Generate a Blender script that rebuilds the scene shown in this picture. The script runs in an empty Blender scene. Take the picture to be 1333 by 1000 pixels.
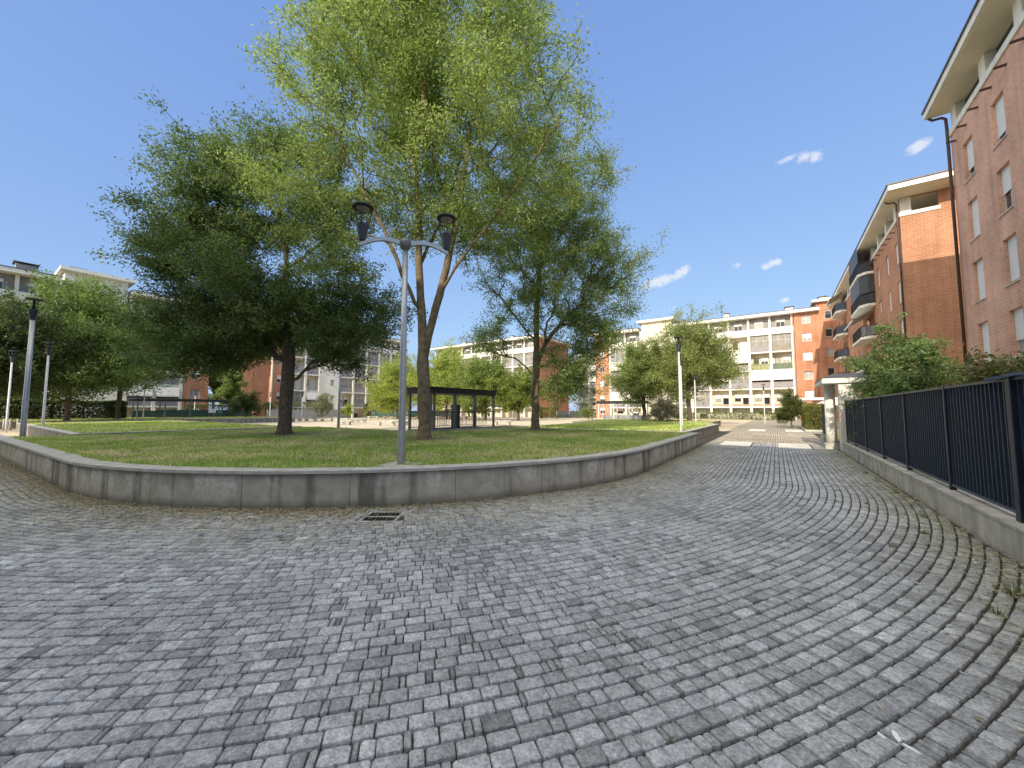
import bpy, math, random
import numpy as np
from mathutils import Vector, Matrix

random.seed(7)
rng = np.random.default_rng(7)
sc = bpy.context.scene
COL = sc.collection
R = math.radians

# ------------------------------------------------------------------ materials
def new_mat(name):
    m = bpy.data.materials.new(name); m.use_nodes = True
    nt = m.node_tree
    return m, nt, nt.nodes, nt.links, nt.nodes["Principled BSDF"]

def mat(name, col, rough=.6, metal=0., noise=0., nscale=3., bump=0., bscale=40., spec=.4, streak=0.):
    """plain surface with colour mottling, vertical weather streaks and a fine bump"""
    m, nt, N, L, b = new_mat(name)
    b.inputs["Roughness"].default_value = rough
    b.inputs["Metallic"].default_value = metal
    b.inputs["Specular IOR Level"].default_value = spec
    geo = N.new("ShaderNodeNewGeometry")
    src = None
    if noise or streak:
        last = None
        mix = N.new("ShaderNodeMix"); mix.data_type = 'RGBA'; mix.blend_type = 'MULTIPLY'
        mix.inputs[0].default_value = 1.0
        mix.inputs[6].default_value = (*col, 1)
        nz = N.new("ShaderNodeTexNoise"); nz.inputs["Scale"].default_value = nscale; nz.inputs["Detail"].default_value = 6
        L.new(geo.outputs["Position"], nz.inputs["Vector"])
        mr = N.new("ShaderNodeMapRange"); mr.inputs["From Min"].default_value = .3; mr.inputs["From Max"].default_value = .7
        mr.inputs["To Min"].default_value = 1 - noise; mr.inputs["To Max"].default_value = 1 + noise * .6
        L.new(nz.outputs["Fac"], mr.inputs["Value"])
        last = mr.outputs["Result"]
        if streak:
            mp = N.new("ShaderNodeMapping"); mp.inputs["Scale"].default_value = (2.2, 2.2, .18)
            L.new(geo.outputs["Position"], mp.inputs["Vector"])
            n2 = N.new("ShaderNodeTexNoise"); n2.inputs["Scale"].default_value = 1.6; n2.inputs["Detail"].default_value = 5
            L.new(mp.outputs["Vector"], n2.inputs["Vector"])
            m2 = N.new("ShaderNodeMapRange"); m2.inputs["From Min"].default_value = .35; m2.inputs["From Max"].default_value = .7
            m2.inputs["To Min"].default_value = 1 + streak * .25; m2.inputs["To Max"].default_value = 1 - streak
            L.new(n2.outputs["Fac"], m2.inputs["Value"])
            mu = N.new("ShaderNodeMath"); mu.operation = 'MULTIPLY'
            L.new(last, mu.inputs[0]); L.new(m2.outputs["Result"], mu.inputs[1]); last = mu.outputs[0]
        L.new(last, mix.inputs[7])
        L.new(mix.outputs[2], b.inputs["Base Color"])
    else:
        b.inputs["Base Color"].default_value = (*col, 1)
    if bump:
        nb = N.new("ShaderNodeTexNoise"); nb.inputs["Scale"].default_value = bscale; nb.inputs["Detail"].default_value = 4
        L.new(geo.outputs["Position"], nb.inputs["Vector"])
        bp = N.new("ShaderNodeBump"); bp.inputs["Strength"].default_value = bump; bp.inputs["Distance"].default_value = .02
        L.new(nb.outputs["Fac"], bp.inputs["Height"]); L.new(bp.outputs["Normal"], b.inputs["Normal"])
    return m

def brick_mat(name, c1, c2, mortar):
    m, nt, N, L, b = new_mat(name)
    b.inputs["Roughness"].default_value = .85; b.inputs["Specular IOR Level"].default_value = .2
    geo = N.new("ShaderNodeNewGeometry"); sp = N.new("ShaderNodeSeparateXYZ"); L.new(geo.outputs["Position"], sp.inputs[0])
    ad = N.new("ShaderNodeMath"); L.new(sp.outputs[0], ad.inputs[0]); L.new(sp.outputs[1], ad.inputs[1])
    cb = N.new("ShaderNodeCombineXYZ"); L.new(ad.outputs[0], cb.inputs[0]); L.new(sp.outputs[2], cb.inputs[1])
    br = N.new("ShaderNodeTexBrick"); L.new(cb.outputs[0], br.inputs["Vector"])
    br.inputs["Scale"].default_value = 1.; br.inputs["Brick Width"].default_value = .36; br.inputs["Row Height"].default_value = .14
    br.inputs["Mortar Size"].default_value = .018; br.inputs["Mortar Smooth"].default_value = .3
    br.inputs["Color1"].default_value = (*c1, 1); br.inputs["Color2"].default_value = (*c2, 1); br.inputs["Mortar"].default_value = (*mortar, 1)
    nz = N.new("ShaderNodeTexNoise"); nz.inputs["Scale"].default_value = .55; nz.inputs["Detail"].default_value = 7
    L.new(geo.outputs["Position"], nz.inputs["Vector"])
    mr = N.new("ShaderNodeMapRange"); mr.inputs["From Min"].default_value = .3; mr.inputs["From Max"].default_value = .7
    mr.inputs["To Min"].default_value = .8; mr.inputs["To Max"].default_value = 1.14
    L.new(nz.outputs["Fac"], mr.inputs["Value"])
    mp = N.new("ShaderNodeMapping"); mp.inputs["Scale"].default_value = (1, 1, .07); L.new(geo.outputs["Position"], mp.inputs[0])
    n2 = N.new("ShaderNodeTexNoise"); n2.inputs["Scale"].default_value = 2.2; n2.inputs["Detail"].default_value = 5; L.new(mp.outputs[0], n2.inputs["Vector"])
    m2 = N.new("ShaderNodeMapRange"); m2.inputs["From Min"].default_value = .45; m2.inputs["From Max"].default_value = .72; m2.inputs["To Min"].default_value = 1.04; m2.inputs["To Max"].default_value = .80
    L.new(n2.outputs["Fac"], m2.inputs["Value"])
    mm = N.new("ShaderNodeMath"); mm.operation = 'MULTIPLY'; L.new(mr.outputs["Result"], mm.inputs[0]); L.new(m2.outputs["Result"], mm.inputs[1])
    mix = N.new("ShaderNodeMix"); mix.data_type = 'RGBA'; mix.blend_type = 'MULTIPLY'; mix.inputs[0].default_value = 1
    L.new(br.outputs["Color"], mix.inputs[6]); L.new(mm.outputs[0], mix.inputs[7])
    L.new(mix.outputs[2], b.inputs["Base Color"])
    bp = N.new("ShaderNodeBump"); bp.inputs["Strength"].default_value = .5; bp.inputs["Distance"].default_value = .012; bp.invert = True
    L.new(br.outputs["Fac"], bp.inputs["Height"]); L.new(bp.outputs["Normal"], b.inputs["Normal"])
    return m

def attr_mat(name, rough=.7, spec=.3, trans=0., bump=0., bscale=60., speck=0., sscale=90.):
    """colour from the per-element 'Col' attribute; optional leaf translucency, speckle and bump"""
    m, nt, N, L, b = new_mat(name)
    at = N.new("ShaderNodeAttribute"); at.attribute_name = "Col"
    b.inputs["Roughness"].default_value = rough; b.inputs["Specular IOR Level"].default_value = spec
    geo = N.new("ShaderNodeNewGeometry")
    csrc = at.outputs["Color"]
    if speck:
        nz = N.new("ShaderNodeTexNoise"); nz.inputs["Scale"].default_value = sscale; nz.inputs["Detail"].default_value = 5; nz.inputs["Roughness"].default_value = .7
        L.new(geo.outputs["Position"], nz.inputs["Vector"])
        mr = N.new("ShaderNodeMapRange"); mr.inputs["From Min"].default_value = .32; mr.inputs["From Max"].default_value = .68
        mr.inputs["To Min"].default_value = 1 - speck; mr.inputs["To Max"].default_value = 1 + speck
        L.new(nz.outputs["Fac"], mr.inputs["Value"])
        n3 = N.new("ShaderNodeTexNoise"); n3.inputs["Scale"].default_value = .7; n3.inputs["Detail"].default_value = 5
        L.new(geo.outputs["Position"], n3.inputs["Vector"])
        m3 = N.new("ShaderNodeMapRange"); m3.inputs["From Min"].default_value = .3; m3.inputs["From Max"].default_value = .7
        m3.inputs["To Min"].default_value = .8; m3.inputs["To Max"].default_value = 1.15
        L.new(n3.outputs["Fac"], m3.inputs["Value"])
        mu = N.new("ShaderNodeMath"); mu.operation = 'MULTIPLY'; L.new(mr.outputs[0], mu.inputs[0]); L.new(m3.outputs[0], mu.inputs[1])
        n5 = N.new("ShaderNodeTexNoise"); n5.inputs["Scale"].default_value = 26; n5.inputs["Detail"].default_value = 6; n5.inputs["Roughness"].default_value = .65
        L.new(geo.outputs["Position"], n5.inputs["Vector"])
        m5 = N.new("ShaderNodeMapRange"); m5.inputs["From Min"].default_value = .36; m5.inputs["From Max"].default_value = .60
        m5.inputs["To Min"].default_value = .70; m5.inputs["To Max"].default_value = 1.10
        L.new(n5.outputs["Fac"], m5.inputs["Value"])
        mu2 = N.new("ShaderNodeMath"); mu2.operation = 'MULTIPLY'; L.new(mu.outputs[0], mu2.inputs[0]); L.new(m5.outputs[0], mu2.inputs[1]); mu = mu2
        mix = N.new("ShaderNodeMix"); mix.data_type = 'RGBA'; mix.blend_type = 'MULTIPLY'; mix.inputs[0].default_value = 1
        L.new(csrc, mix.inputs[6]); L.new(mu.outputs[0], mix.inputs[7]); csrc = mix.outputs[2]
    L.new(csrc, b.inputs["Base Color"])
    if bump:
        nb = N.new("ShaderNodeTexNoise"); nb.inputs["Scale"].default_value = bscale; nb.inputs["Detail"].default_value = 5
        L.new(geo.outputs["Position"], nb.inputs["Vector"])
        bp = N.new("ShaderNodeBump"); bp.inputs["Strength"].default_value = bump; bp.inputs["Distance"].default_value = .012
        L.new(nb.outputs["Fac"], bp.inputs["Height"]); L.new(bp.outputs["Normal"], b.inputs["Normal"])
    if trans:
        out = N["Material Output"]
        tr = N.new("ShaderNodeBsdfTranslucent")
        hs = N.new("ShaderNodeHueSaturation"); hs.inputs["Value"].default_value = 1.5; hs.inputs["Saturation"].default_value = 1.1
        L.new(csrc, hs.inputs["Color"]); L.new(hs.outputs[0], tr.inputs["Color"])
        ms = N.new("ShaderNodeMixShader"); ms.inputs[0].default_value = trans
        L.new(b.outputs[0], ms.inputs[1]); L.new(tr.outputs[0], ms.inputs[2]); L.new(ms.outputs[0], out.inputs["Surface"])
    return m

M = {}
M['brick'] = brick_mat('brick_red', (.68, .385, .275), (.60, .32, .225), (.64, .47, .38))
M['brick_far'] = brick_mat('brick_orange', (.54, .23, .125), (.48, .20, .11), (.50, .30, .21))
M['brick_mid'] = brick_mat('brick_salmon', (.53, .245, .135), (.45, .20, .11), (.52, .34, .23))
M['white'] = mat('white_render', (.82, .79, .71), .8, noise=.10, nscale=1.2, streak=.12)
M['cream'] = mat('cream_render', (.74, .68, .54), .85, noise=.12, nscale=1.1, streak=.14)
M['soffit'] = mat('soffit_render', (.80, .73, .60), .85, noise=.1, nscale=.8)
M['roof'] = mat('roof_metal', (.10, .09, .09), .5, .4, noise=.2)
M['pipe'] = mat('brown_pipe', (.09, .055, .045), .45, .3, noise=.15)
M['shutter'] = mat('roller_shutter_plastic', (.74, .74, .72), .55, noise=.06, nscale=2)
M['frame'] = mat('window_frame_paint', (.55, .53, .50), .5)
M['brownframe'] = mat('brown_wood', (.16, .085, .05), .55, noise=.2, nscale=6)
M['glass'] = mat('dark_window_glass', (.025, .03, .035), .06, spec=.8)
M['curtain'] = mat('curtained_window_glass', (.42, .41, .38), .25, noise=.35, nscale=4, spec=.6)
M['screen'] = mat('grey_balcony_screen', (.26, .24, .21), .35, noise=.3, nscale=1.6, spec=.5)
M['darkscreen'] = mat('dark_balcony_mesh', (.07, .075, .08), .5, noise=.2)
M['awning'] = mat('awning_cloth', (.72, .70, .64), .8, noise=.08, nscale=1.5)
M['rail_grey'] = mat('grey_balcony_rail', (.30, .28, .29), .6, noise=.2, nscale=6)
M['rail_green'] = mat('green_balcony_rail', (.15, .19, .13), .7, noise=.4, nscale=5)
M['rail_lime'] = mat('lime_balcony_rail', (.34, .34, .17), .7, noise=.4, nscale=5)
M['rail_terra'] = mat('terracotta_balcony_rail', (.46, .30, .22), .7, noise=.3, nscale=4)
M['rail_pebble'] = mat('pebble_balcony_rail', (.33, .29, .23), .8, noise=.55, nscale=9)
M['rail_blue'] = mat('blue_grey_balcony_rail', (.13, .17, .22), .35, noise=.2, nscale=3)
M['concrete'] = mat('wall_concrete', (.28, .26, .225), .9, noise=.34, nscale=2.2, bump=.35, bscale=35, streak=.5)
M['concrete_light'] = mat('light_concrete', (.54, .51, .44), .9, noise=.25, nscale=3, bump=.3, bscale=40, streak=.35)
M['coping'] = mat('coping_stone', (.46, .44, .39), .85, noise=.25, nscale=5, bump=.2, bscale=60)
M['galv'] = mat('galvanised_steel', (.42, .43, .44), .42, .75, noise=.12, nscale=8)
M['polewhite'] = mat('pale_painted_pole', (.62, .62, .60), .5, .1, noise=.1)
M['ball'] = mat('grey_cast_ball', (.16, .165, .17), .45, .5)
M['black'] = mat('black_powder_coat', (.018, .019, .022), .45, spec=.45)
M['louver'] = mat('dark_louvre_plastic', (.035, .04, .055), .4, spec=.5)
M['lens'] = mat('lamp_reflector', (.28, .28, .25), .3, .3)
M['fence'] = mat('navy_fence_paint', (.012, .019, .038), .42, spec=.45, noise=.2, nscale=5)
M['fencebar'] = mat('navy_fence_bar', (.032, .048, .080), .4, spec=.5, noise=.2, nscale=9)
M['fencescreen'] = mat('dark_fence_screen', (.012, .021, .043), .8, noise=.3, nscale=2)
M['iron'] = mat('cast_iron', (.045, .04, .038), .6, .5, noise=.4, nscale=25, bump=.3)
M['drain_shade'] = mat('drain_dark', (.006, .006, .006), .9)
M['steel_dark'] = mat('dark_pergola_steel', (.030, .032, .036), .45, .2, noise=.2)
M['steel_grey'] = mat('grey_pergola_post', (.17, .18, .19), .45, .3, noise=.2, nscale=6)
M['green_bin'] = mat('green_bin_plastic', (.05, .17, .11), .5)
M['greenmesh'] = mat('green_fence_mesh', (.05, .095, .075), .8, noise=.3, nscale=2)
M['greymesh'] = mat('grey_fence_mesh', (.26, .28, .28), .7, noise=.25, nscale=3)
M['blackmesh'] = mat('charcoal_fence_panel', (.05, .055, .055), .7, noise=.25)
M['signwhite'] = mat('white_sign_plate', (.75, .76, .78), .4)
M['lavender'] = mat('lavender_board', (.24, .24, .46), .5, noise=.2, nscale=8)
M['pink'] = mat('pale_pink_canvas', (.72, .50, .52), .85, noise=.06)
M['terracotta'] = mat('terracotta_pot', (.42, .2, .12), .8, noise=.2)
M['bark'] = mat('tree_bark', (.15, .112, .08), .95, noise=.45, nscale=9, bump=.9, bscale=22, streak=.3)
M['bark_light'] = mat('ash_bark', (.23, .175, .105), .95, noise=.45, nscale=7, bump=.9, bscale=20, streak=.3)
M['leaf'] = attr_mat('leaf', .48, .38, trans=.42)
M['grass'] = attr_mat('grass_blade', .6, .25, trans=.25)
M['litter'] = attr_mat('dry_leaf', .8, .2)
M['stone'] = attr_mat('paving_stone', .72, .35, bump=.5, bscale=75, speck=.42, sscale=62)
M['splash'] = mat('white_splash', (.75, .75, .73), .7)

def ground_mat(name, c1, c2, c3, s1=.35, s2=6., bump=.3, rough=.95):
    m, nt, N, L, b = new_mat(name)
    b.inputs["Roughness"].default_value = rough; b.inputs["Specular IOR Level"].default_value = .15
    geo = N.new("ShaderNodeNewGeometry")
    n1 = N.new("ShaderNodeTexNoise"); n1.inputs["Scale"].default_value = s1; n1.inputs["Detail"].default_value = 6
    n2 = N.new("ShaderNodeTexNoise"); n2.inputs["Scale"].default_value = s2; n2.inputs["Detail"].default_value = 6
    L.new(geo.outputs["Position"], n1.inputs["Vector"]); L.new(geo.outputs["Position"], n2.inputs["Vector"])
    r1 = N.new("ShaderNodeValToRGB"); r1.color_ramp.elements[0].position = .38; r1.color_ramp.elements[1].position = .62
    r1.color_ramp.elements[0].color = (*c1, 1); r1.color_ramp.elements[1].color = (*c2, 1)
    L.new(n1.outputs["Fac"], r1.inputs[0])
    mr = N.new("ShaderNodeMapRange"); mr.inputs["From Min"].default_value = .42; mr.inputs["From Max"].default_value = .65
    L.new(n2.outputs["Fac"], mr.inputs["Value"])
    mix = N.new("ShaderNodeMix"); mix.data_type = 'RGBA'
    L.new(mr.outputs[0], mix.inputs[0]); L.new(r1.outputs[0], mix.inputs[6]); mix.inputs[7].default_value = (*c3, 1)
    L.new(mix.outputs[2], b.inputs["Base Color"])
    bp = N.new("ShaderNodeBump"); bp.inputs["Strength"].default_value = bump; bp.inputs["Distance"].default_value = .03
    n4 = N.new("ShaderNodeTexNoise"); n4.inputs["Scale"].default_value = 30; n4.inputs["Detail"].default_value = 4
    L.new(geo.outputs["Position"], n4.inputs["Vector"])
    L.new(n4.outputs["Fac"], bp.inputs["Height"]); L.new(bp.outputs["Normal"], b.inputs["Normal"])
    return m
M['dirt'] = ground_mat('earth_ground', (.20, .17, .12), (.14, .15, .08), (.24, .20, .15))
M['sand'] = ground_mat('beige_plaza_paving', (.56, .47, .34), (.48, .39, .28), (.60, .52, .39), .3, 3.)
M['joint'] = ground_mat('paving_joint_sand', (.050, .048, .042), (.055, .060, .036), (.085, .08, .066), 1.2, 14., .5)
M['lawn'] = ground_mat('lawn_soil', (.16, .18, .055), (.30, .25, .13), (.14, .18, .05), .8, 5., .7)

def pave_mat():
    m, nt, N, L, b = new_mat('beige_stone_setts')
    b.inputs["Roughness"].default_value = .85
    geo = N.new("ShaderNodeNewGeometry"); sp = N.new("ShaderNodeSeparateXYZ"); L.new(geo.outputs["Position"], sp.inputs[0])
    cb = N.new("ShaderNodeCombineXYZ"); L.new(sp.outputs[1], cb.inputs[0]); L.new(sp.outputs[0], cb.inputs[1])
    br = N.new("ShaderNodeTexBrick"); L.new(cb.outputs[0], br.inputs["Vector"]); br.inputs["Scale"].default_value = 1
    br.inputs["Brick Width"].default_value = .34; br.inputs["Row Height"].default_value = .21; br.inputs["Mortar Size"].default_value = .02
    br.inputs["Color1"].default_value = (.40, .35, .28, 1); br.inputs["Color2"].default_value = (.32, .29, .24, 1); br.inputs["Mortar"].default_value = (.2, .18, .13, 1)
    L.new(br.outputs["Color"], b.inputs["Base Color"])
    return m
M['setts'] = pave_mat()

# ------------------------------------------------------------------ object helpers
OFF = {}
def tag(o, label=None, cat=None, group=None, kind=None):
    if label: o["label"] = label
    if cat: o["category"] = cat
    if group: o["group"] = group
    if kind: o["kind"] = kind
    return o

def link(o, parent=None):
    COL.objects.link(o)
    if parent is not None: o.parent = parent
    return o

def thing(name, label, cat, loc=(0, 0, 0), rz=0., group=None):
    o = bpy.data.objects.new(name, None); o.empty_display_size = .2
    o.location = loc; o.rotation_euler = (0, 0, rz); link(o)
    return tag(o, label, cat, group)

def copy_tree(o, parent=None):
    c = o.copy(); COL.objects.link(c)
    if parent is not None: c.parent = parent
    for ch in o.children: copy_tree(ch, c)
    return c

def np_mesh(name, V, F, mats, col=None, smooth=False, mi=None):
    """V (n,3) array; F (m,k) array, or list of arrays of different k"""
    me = bpy.data.meshes.new(name)
    Fs = F if isinstance(F, list) else [F]
    V = np.asarray(V, dtype=np.float32)
    me.vertices.add(len(V)); me.vertices.foreach_set("co", V.ravel())
    loops = np.concatenate([f.ravel() for f in Fs]).astype(np.int32)
    tot = np.concatenate([np.full(len(f), f.shape[1], dtype=np.int32) for f in Fs])
    st = np.concatenate([[0], np.cumsum(tot)[:-1]]).astype(np.int32)
    me.loops.add(len(loops)); me.loops.foreach_set("vertex_index", loops)
    me.polygons.add(len(tot)); me.polygons.foreach_set("loop_start", st); me.polygons.foreach_set("loop_total", tot)
    if smooth: me.polygons.foreach_set("use_smooth", np.ones(len(tot), dtype=bool))
    me.update(calc_edges=True)
    if col is not None:
        a = me.color_attributes.new("Col", 'FLOAT_COLOR', 'POINT')
        c4 = np.ones((len(V), 4), dtype=np.float32); c4[:, :3] = col
        a.data.foreach_set("color", c4.ravel())
    for m in (mats if isinstance(mats, (list, tuple)) else [mats]): me.materials.append(m)
    return me

class MB:
    """collects boxes, tubes, lathes, prisms; build() links them as one mesh object"""
    def __init__(s): s.v = []; s.f = []; s.sm = []
    def add(s, vs, fs, smooth=False):
        o = len(s.v); s.v += [tuple(v) for v in vs]
        for f in fs: s.f.append([i + o for i in f]); s.sm.append(smooth)
        return s
    def box(s, x0, x1, y0, y1, z0, z1):
        vs = [(x, y, z) for z in (z0, z1) for y in (y0, y1) for x in (x0, x1)]
        return s.add(vs, [(0, 2, 3, 1), (4, 5, 7, 6), (0, 1, 5, 4), (2, 6, 7, 3), (0, 4, 6, 2), (1, 3, 7, 5)])
    def bevbox(s, x0, x1, y0, y1, z0, z1, b=.01):
        """box with chamfered vertical and top edges"""
        def ring(i, z): 
            return [(x0+i+b, y0+i, z), (x1-i-b, y0+i, z), (x1-i, y0+i+b, z), (x1-i, y1-i-b, z), (x1-i-b, y1-i, z), (x0+i+b, y1-i, z), (x0+i, y1-i-b, z), (x0+i, y0+i+b, z)]
        vs = ring(0, z0) + ring(0, z1 - b) + ring(b, z1)
        fs = [tuple(range(7, -1, -1)), tuple(range(16, 24))]
        for k in range(2):
            for i in range(8):
                j = (i + 1) % 8; fs.append((k*8+i, k*8+j, k*8+8+j, k*8+8+i))
        return s.add(vs, fs)
    def prism(s, poly, z0, z1):
        n = len(poly)
        vs = [(x, y, z0) for x, y in poly] + [(x, y, z1) for x, y in poly]
        return s.add(vs, [tuple(range(n - 1, -1, -1)), tuple(range(n, 2 * n))] + [(i, (i + 1) % n, n + (i + 1) % n, n + i) for i in range(n)])
    def lathe(s, prof, n=20, c=(0, 0, 0), caps=True):
        vs = []
        for r, z in prof:
            for k in range(n):
                a = 2 * math.pi * k / n; vs.append((c[0] + r * math.cos(a), c[1] + r * math.sin(a), c[2] + z))
        fs = []
        for i in range(len(prof) - 1):
            for k in range(n):
                k2 = (k + 1) % n; fs.append((i*n+k, i*n+k2, (i+1)*n+k2, (i+1)*n+k))
        s.add(vs, fs, True)
        if caps:
            o = len(s.v) - len(vs)
            s.f.append([o + k for k in range(n - 1, -1, -1)]); s.sm.append(False)
            m = o + (len(prof) - 1) * n
            s.f.append([m + k for k in range(n)]); s.sm.append(False)
        return s
    def tube(s, pts, rad, n=8):
        pts = [Vector(p) for p in pts]
        rs = rad if isinstance(rad, (list, tuple)) else [rad] * len(pts)
        vs = []; ref = None
        for i, p in enumerate(pts):
            t = (pts[min(i + 1, len(pts) - 1)] - pts[max(i - 1, 0)]).normalized()
            if ref is None:
                ref = Vector((0, 0, 1)) if abs(t.z) < .9 else Vector((1, 0, 0))
                ref = (ref - t * ref.dot(t)).normalized()
            else: ref = (ref - t * ref.dot(t)).normalized()
            b = t.cross(ref)
            for k in range(n):
                a = 2 * math.pi * k / n; vs.append(p + (ref * math.cos(a) + b * math.sin(a)) * rs[i])
        fs = []
        for i in range(len(pts) - 1):
            for k in range(n):
                k2 = (k + 1) % n; fs.append((i*n+k, i*n+k2, (i+1)*n+k2, (i+1)*n+k))
        s.add(vs, fs, True)
        o = len(s.v) - len(vs)
        s.f.append([o + k for k in range(n - 1, -1, -1)]); s.sm.append(False)
        m = o + (len(pts) - 1) * n
        s.f.append([m + k for k in range(n)]); s.sm.append(False)
        return s
    def mesh(s, name, m, off=(0, 0, 0)):
        me = bpy.data.meshes.new(name)
        me.from_pydata([(v[0]-off[0], v[1]-off[1], v[2]-off[2]) for v in s.v], [], s.f)
        me.polygons.foreach_set("use_smooth", s.sm)
        me.materials.append(m); me.update()
        return me
    def build(s, name, m, parent=None, off=(0, 0, 0)):
        return link(bpy.data.objects.new(name, s.mesh(name, m, off)), parent)

def struct(name, me_or_mb, m=None):
    o = me_or_mb.build(name, m) if isinstance(me_or_mb, MB) else link(bpy.data.objects.new(name, me_or_mb))
    o["kind"] = 'structure'
    return o

# ------------------------------------------------------------------ ground, paving, lawns
CX, CY, RW = -12.0, 10.5, 9.15          # centre and radius of the curved lawn corner
def path_xy(s, r):
    """s: length along the kerb line measured on the wall face, r: distance from the arc centre"""
    s = np.asarray(s); r = np.asarray(r)
    L1 = 12.0; L2 = RW * math.pi / 2
    a = np.clip((s - L1) / RW, 0, math.pi / 2)
    x = CX + r * np.sin(a) + np.minimum(s - L1, 0)
    y = CY - r * np.cos(a) + np.maximum(s - L1 - L2, 0) + .036 * np.minimum(s - L1, 0)
    return x, y

big = MB().add([(-500, -500, -.06), (500, -500, -.06), (500, 500, -.06), (-500, 500, -.06)], [(0, 1, 2, 3)])
struct('ground', big, M['dirt'])
pl = MB().add([(-80, 12.9, -.02), (-3.2, 12.9, -.02), (-3.2, 78.9, -.02), (-80, 78.9, -.02)], [(0, 1, 2, 3)])
pl.add([(-80, -12.5, -.02), (-24.2, -12.5, -.02), (-24.2, 12.9, -.02), (-80, 12.9, -.02)], [(0, 1, 2, 3)])
struct('plaza', pl, M['sand'])
ln = MB().add([(-3.3, 33.8, -.016), (9, 33.8, -.016), (9, 78.9, -.016), (-3.3, 78.9, -.016)], [(0, 1, 2, 3)])
struct('lane', ln, M['setts'])
jb = MB().add([(-24.2, 1.9, -.012), (-31.2, 1.3, -.012), (-31.2, -12.5, -.012), (2.6, -12.5, -.012), (2.6, 33.8, -.012), (-24.2, 33.8, -.012)], [(0, 1, 2, 3, 4, 5)])
struct('paving_bed', jb, M['joint'])
gd = MB().add([(2.6, -12, -.008), (40, -12, -.008), (40, 38.5, -.008), (2.6, 38.5, -.008)], [(0, 1, 2, 3)])
struct('garden_ground', gd, M['lawn'])

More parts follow.
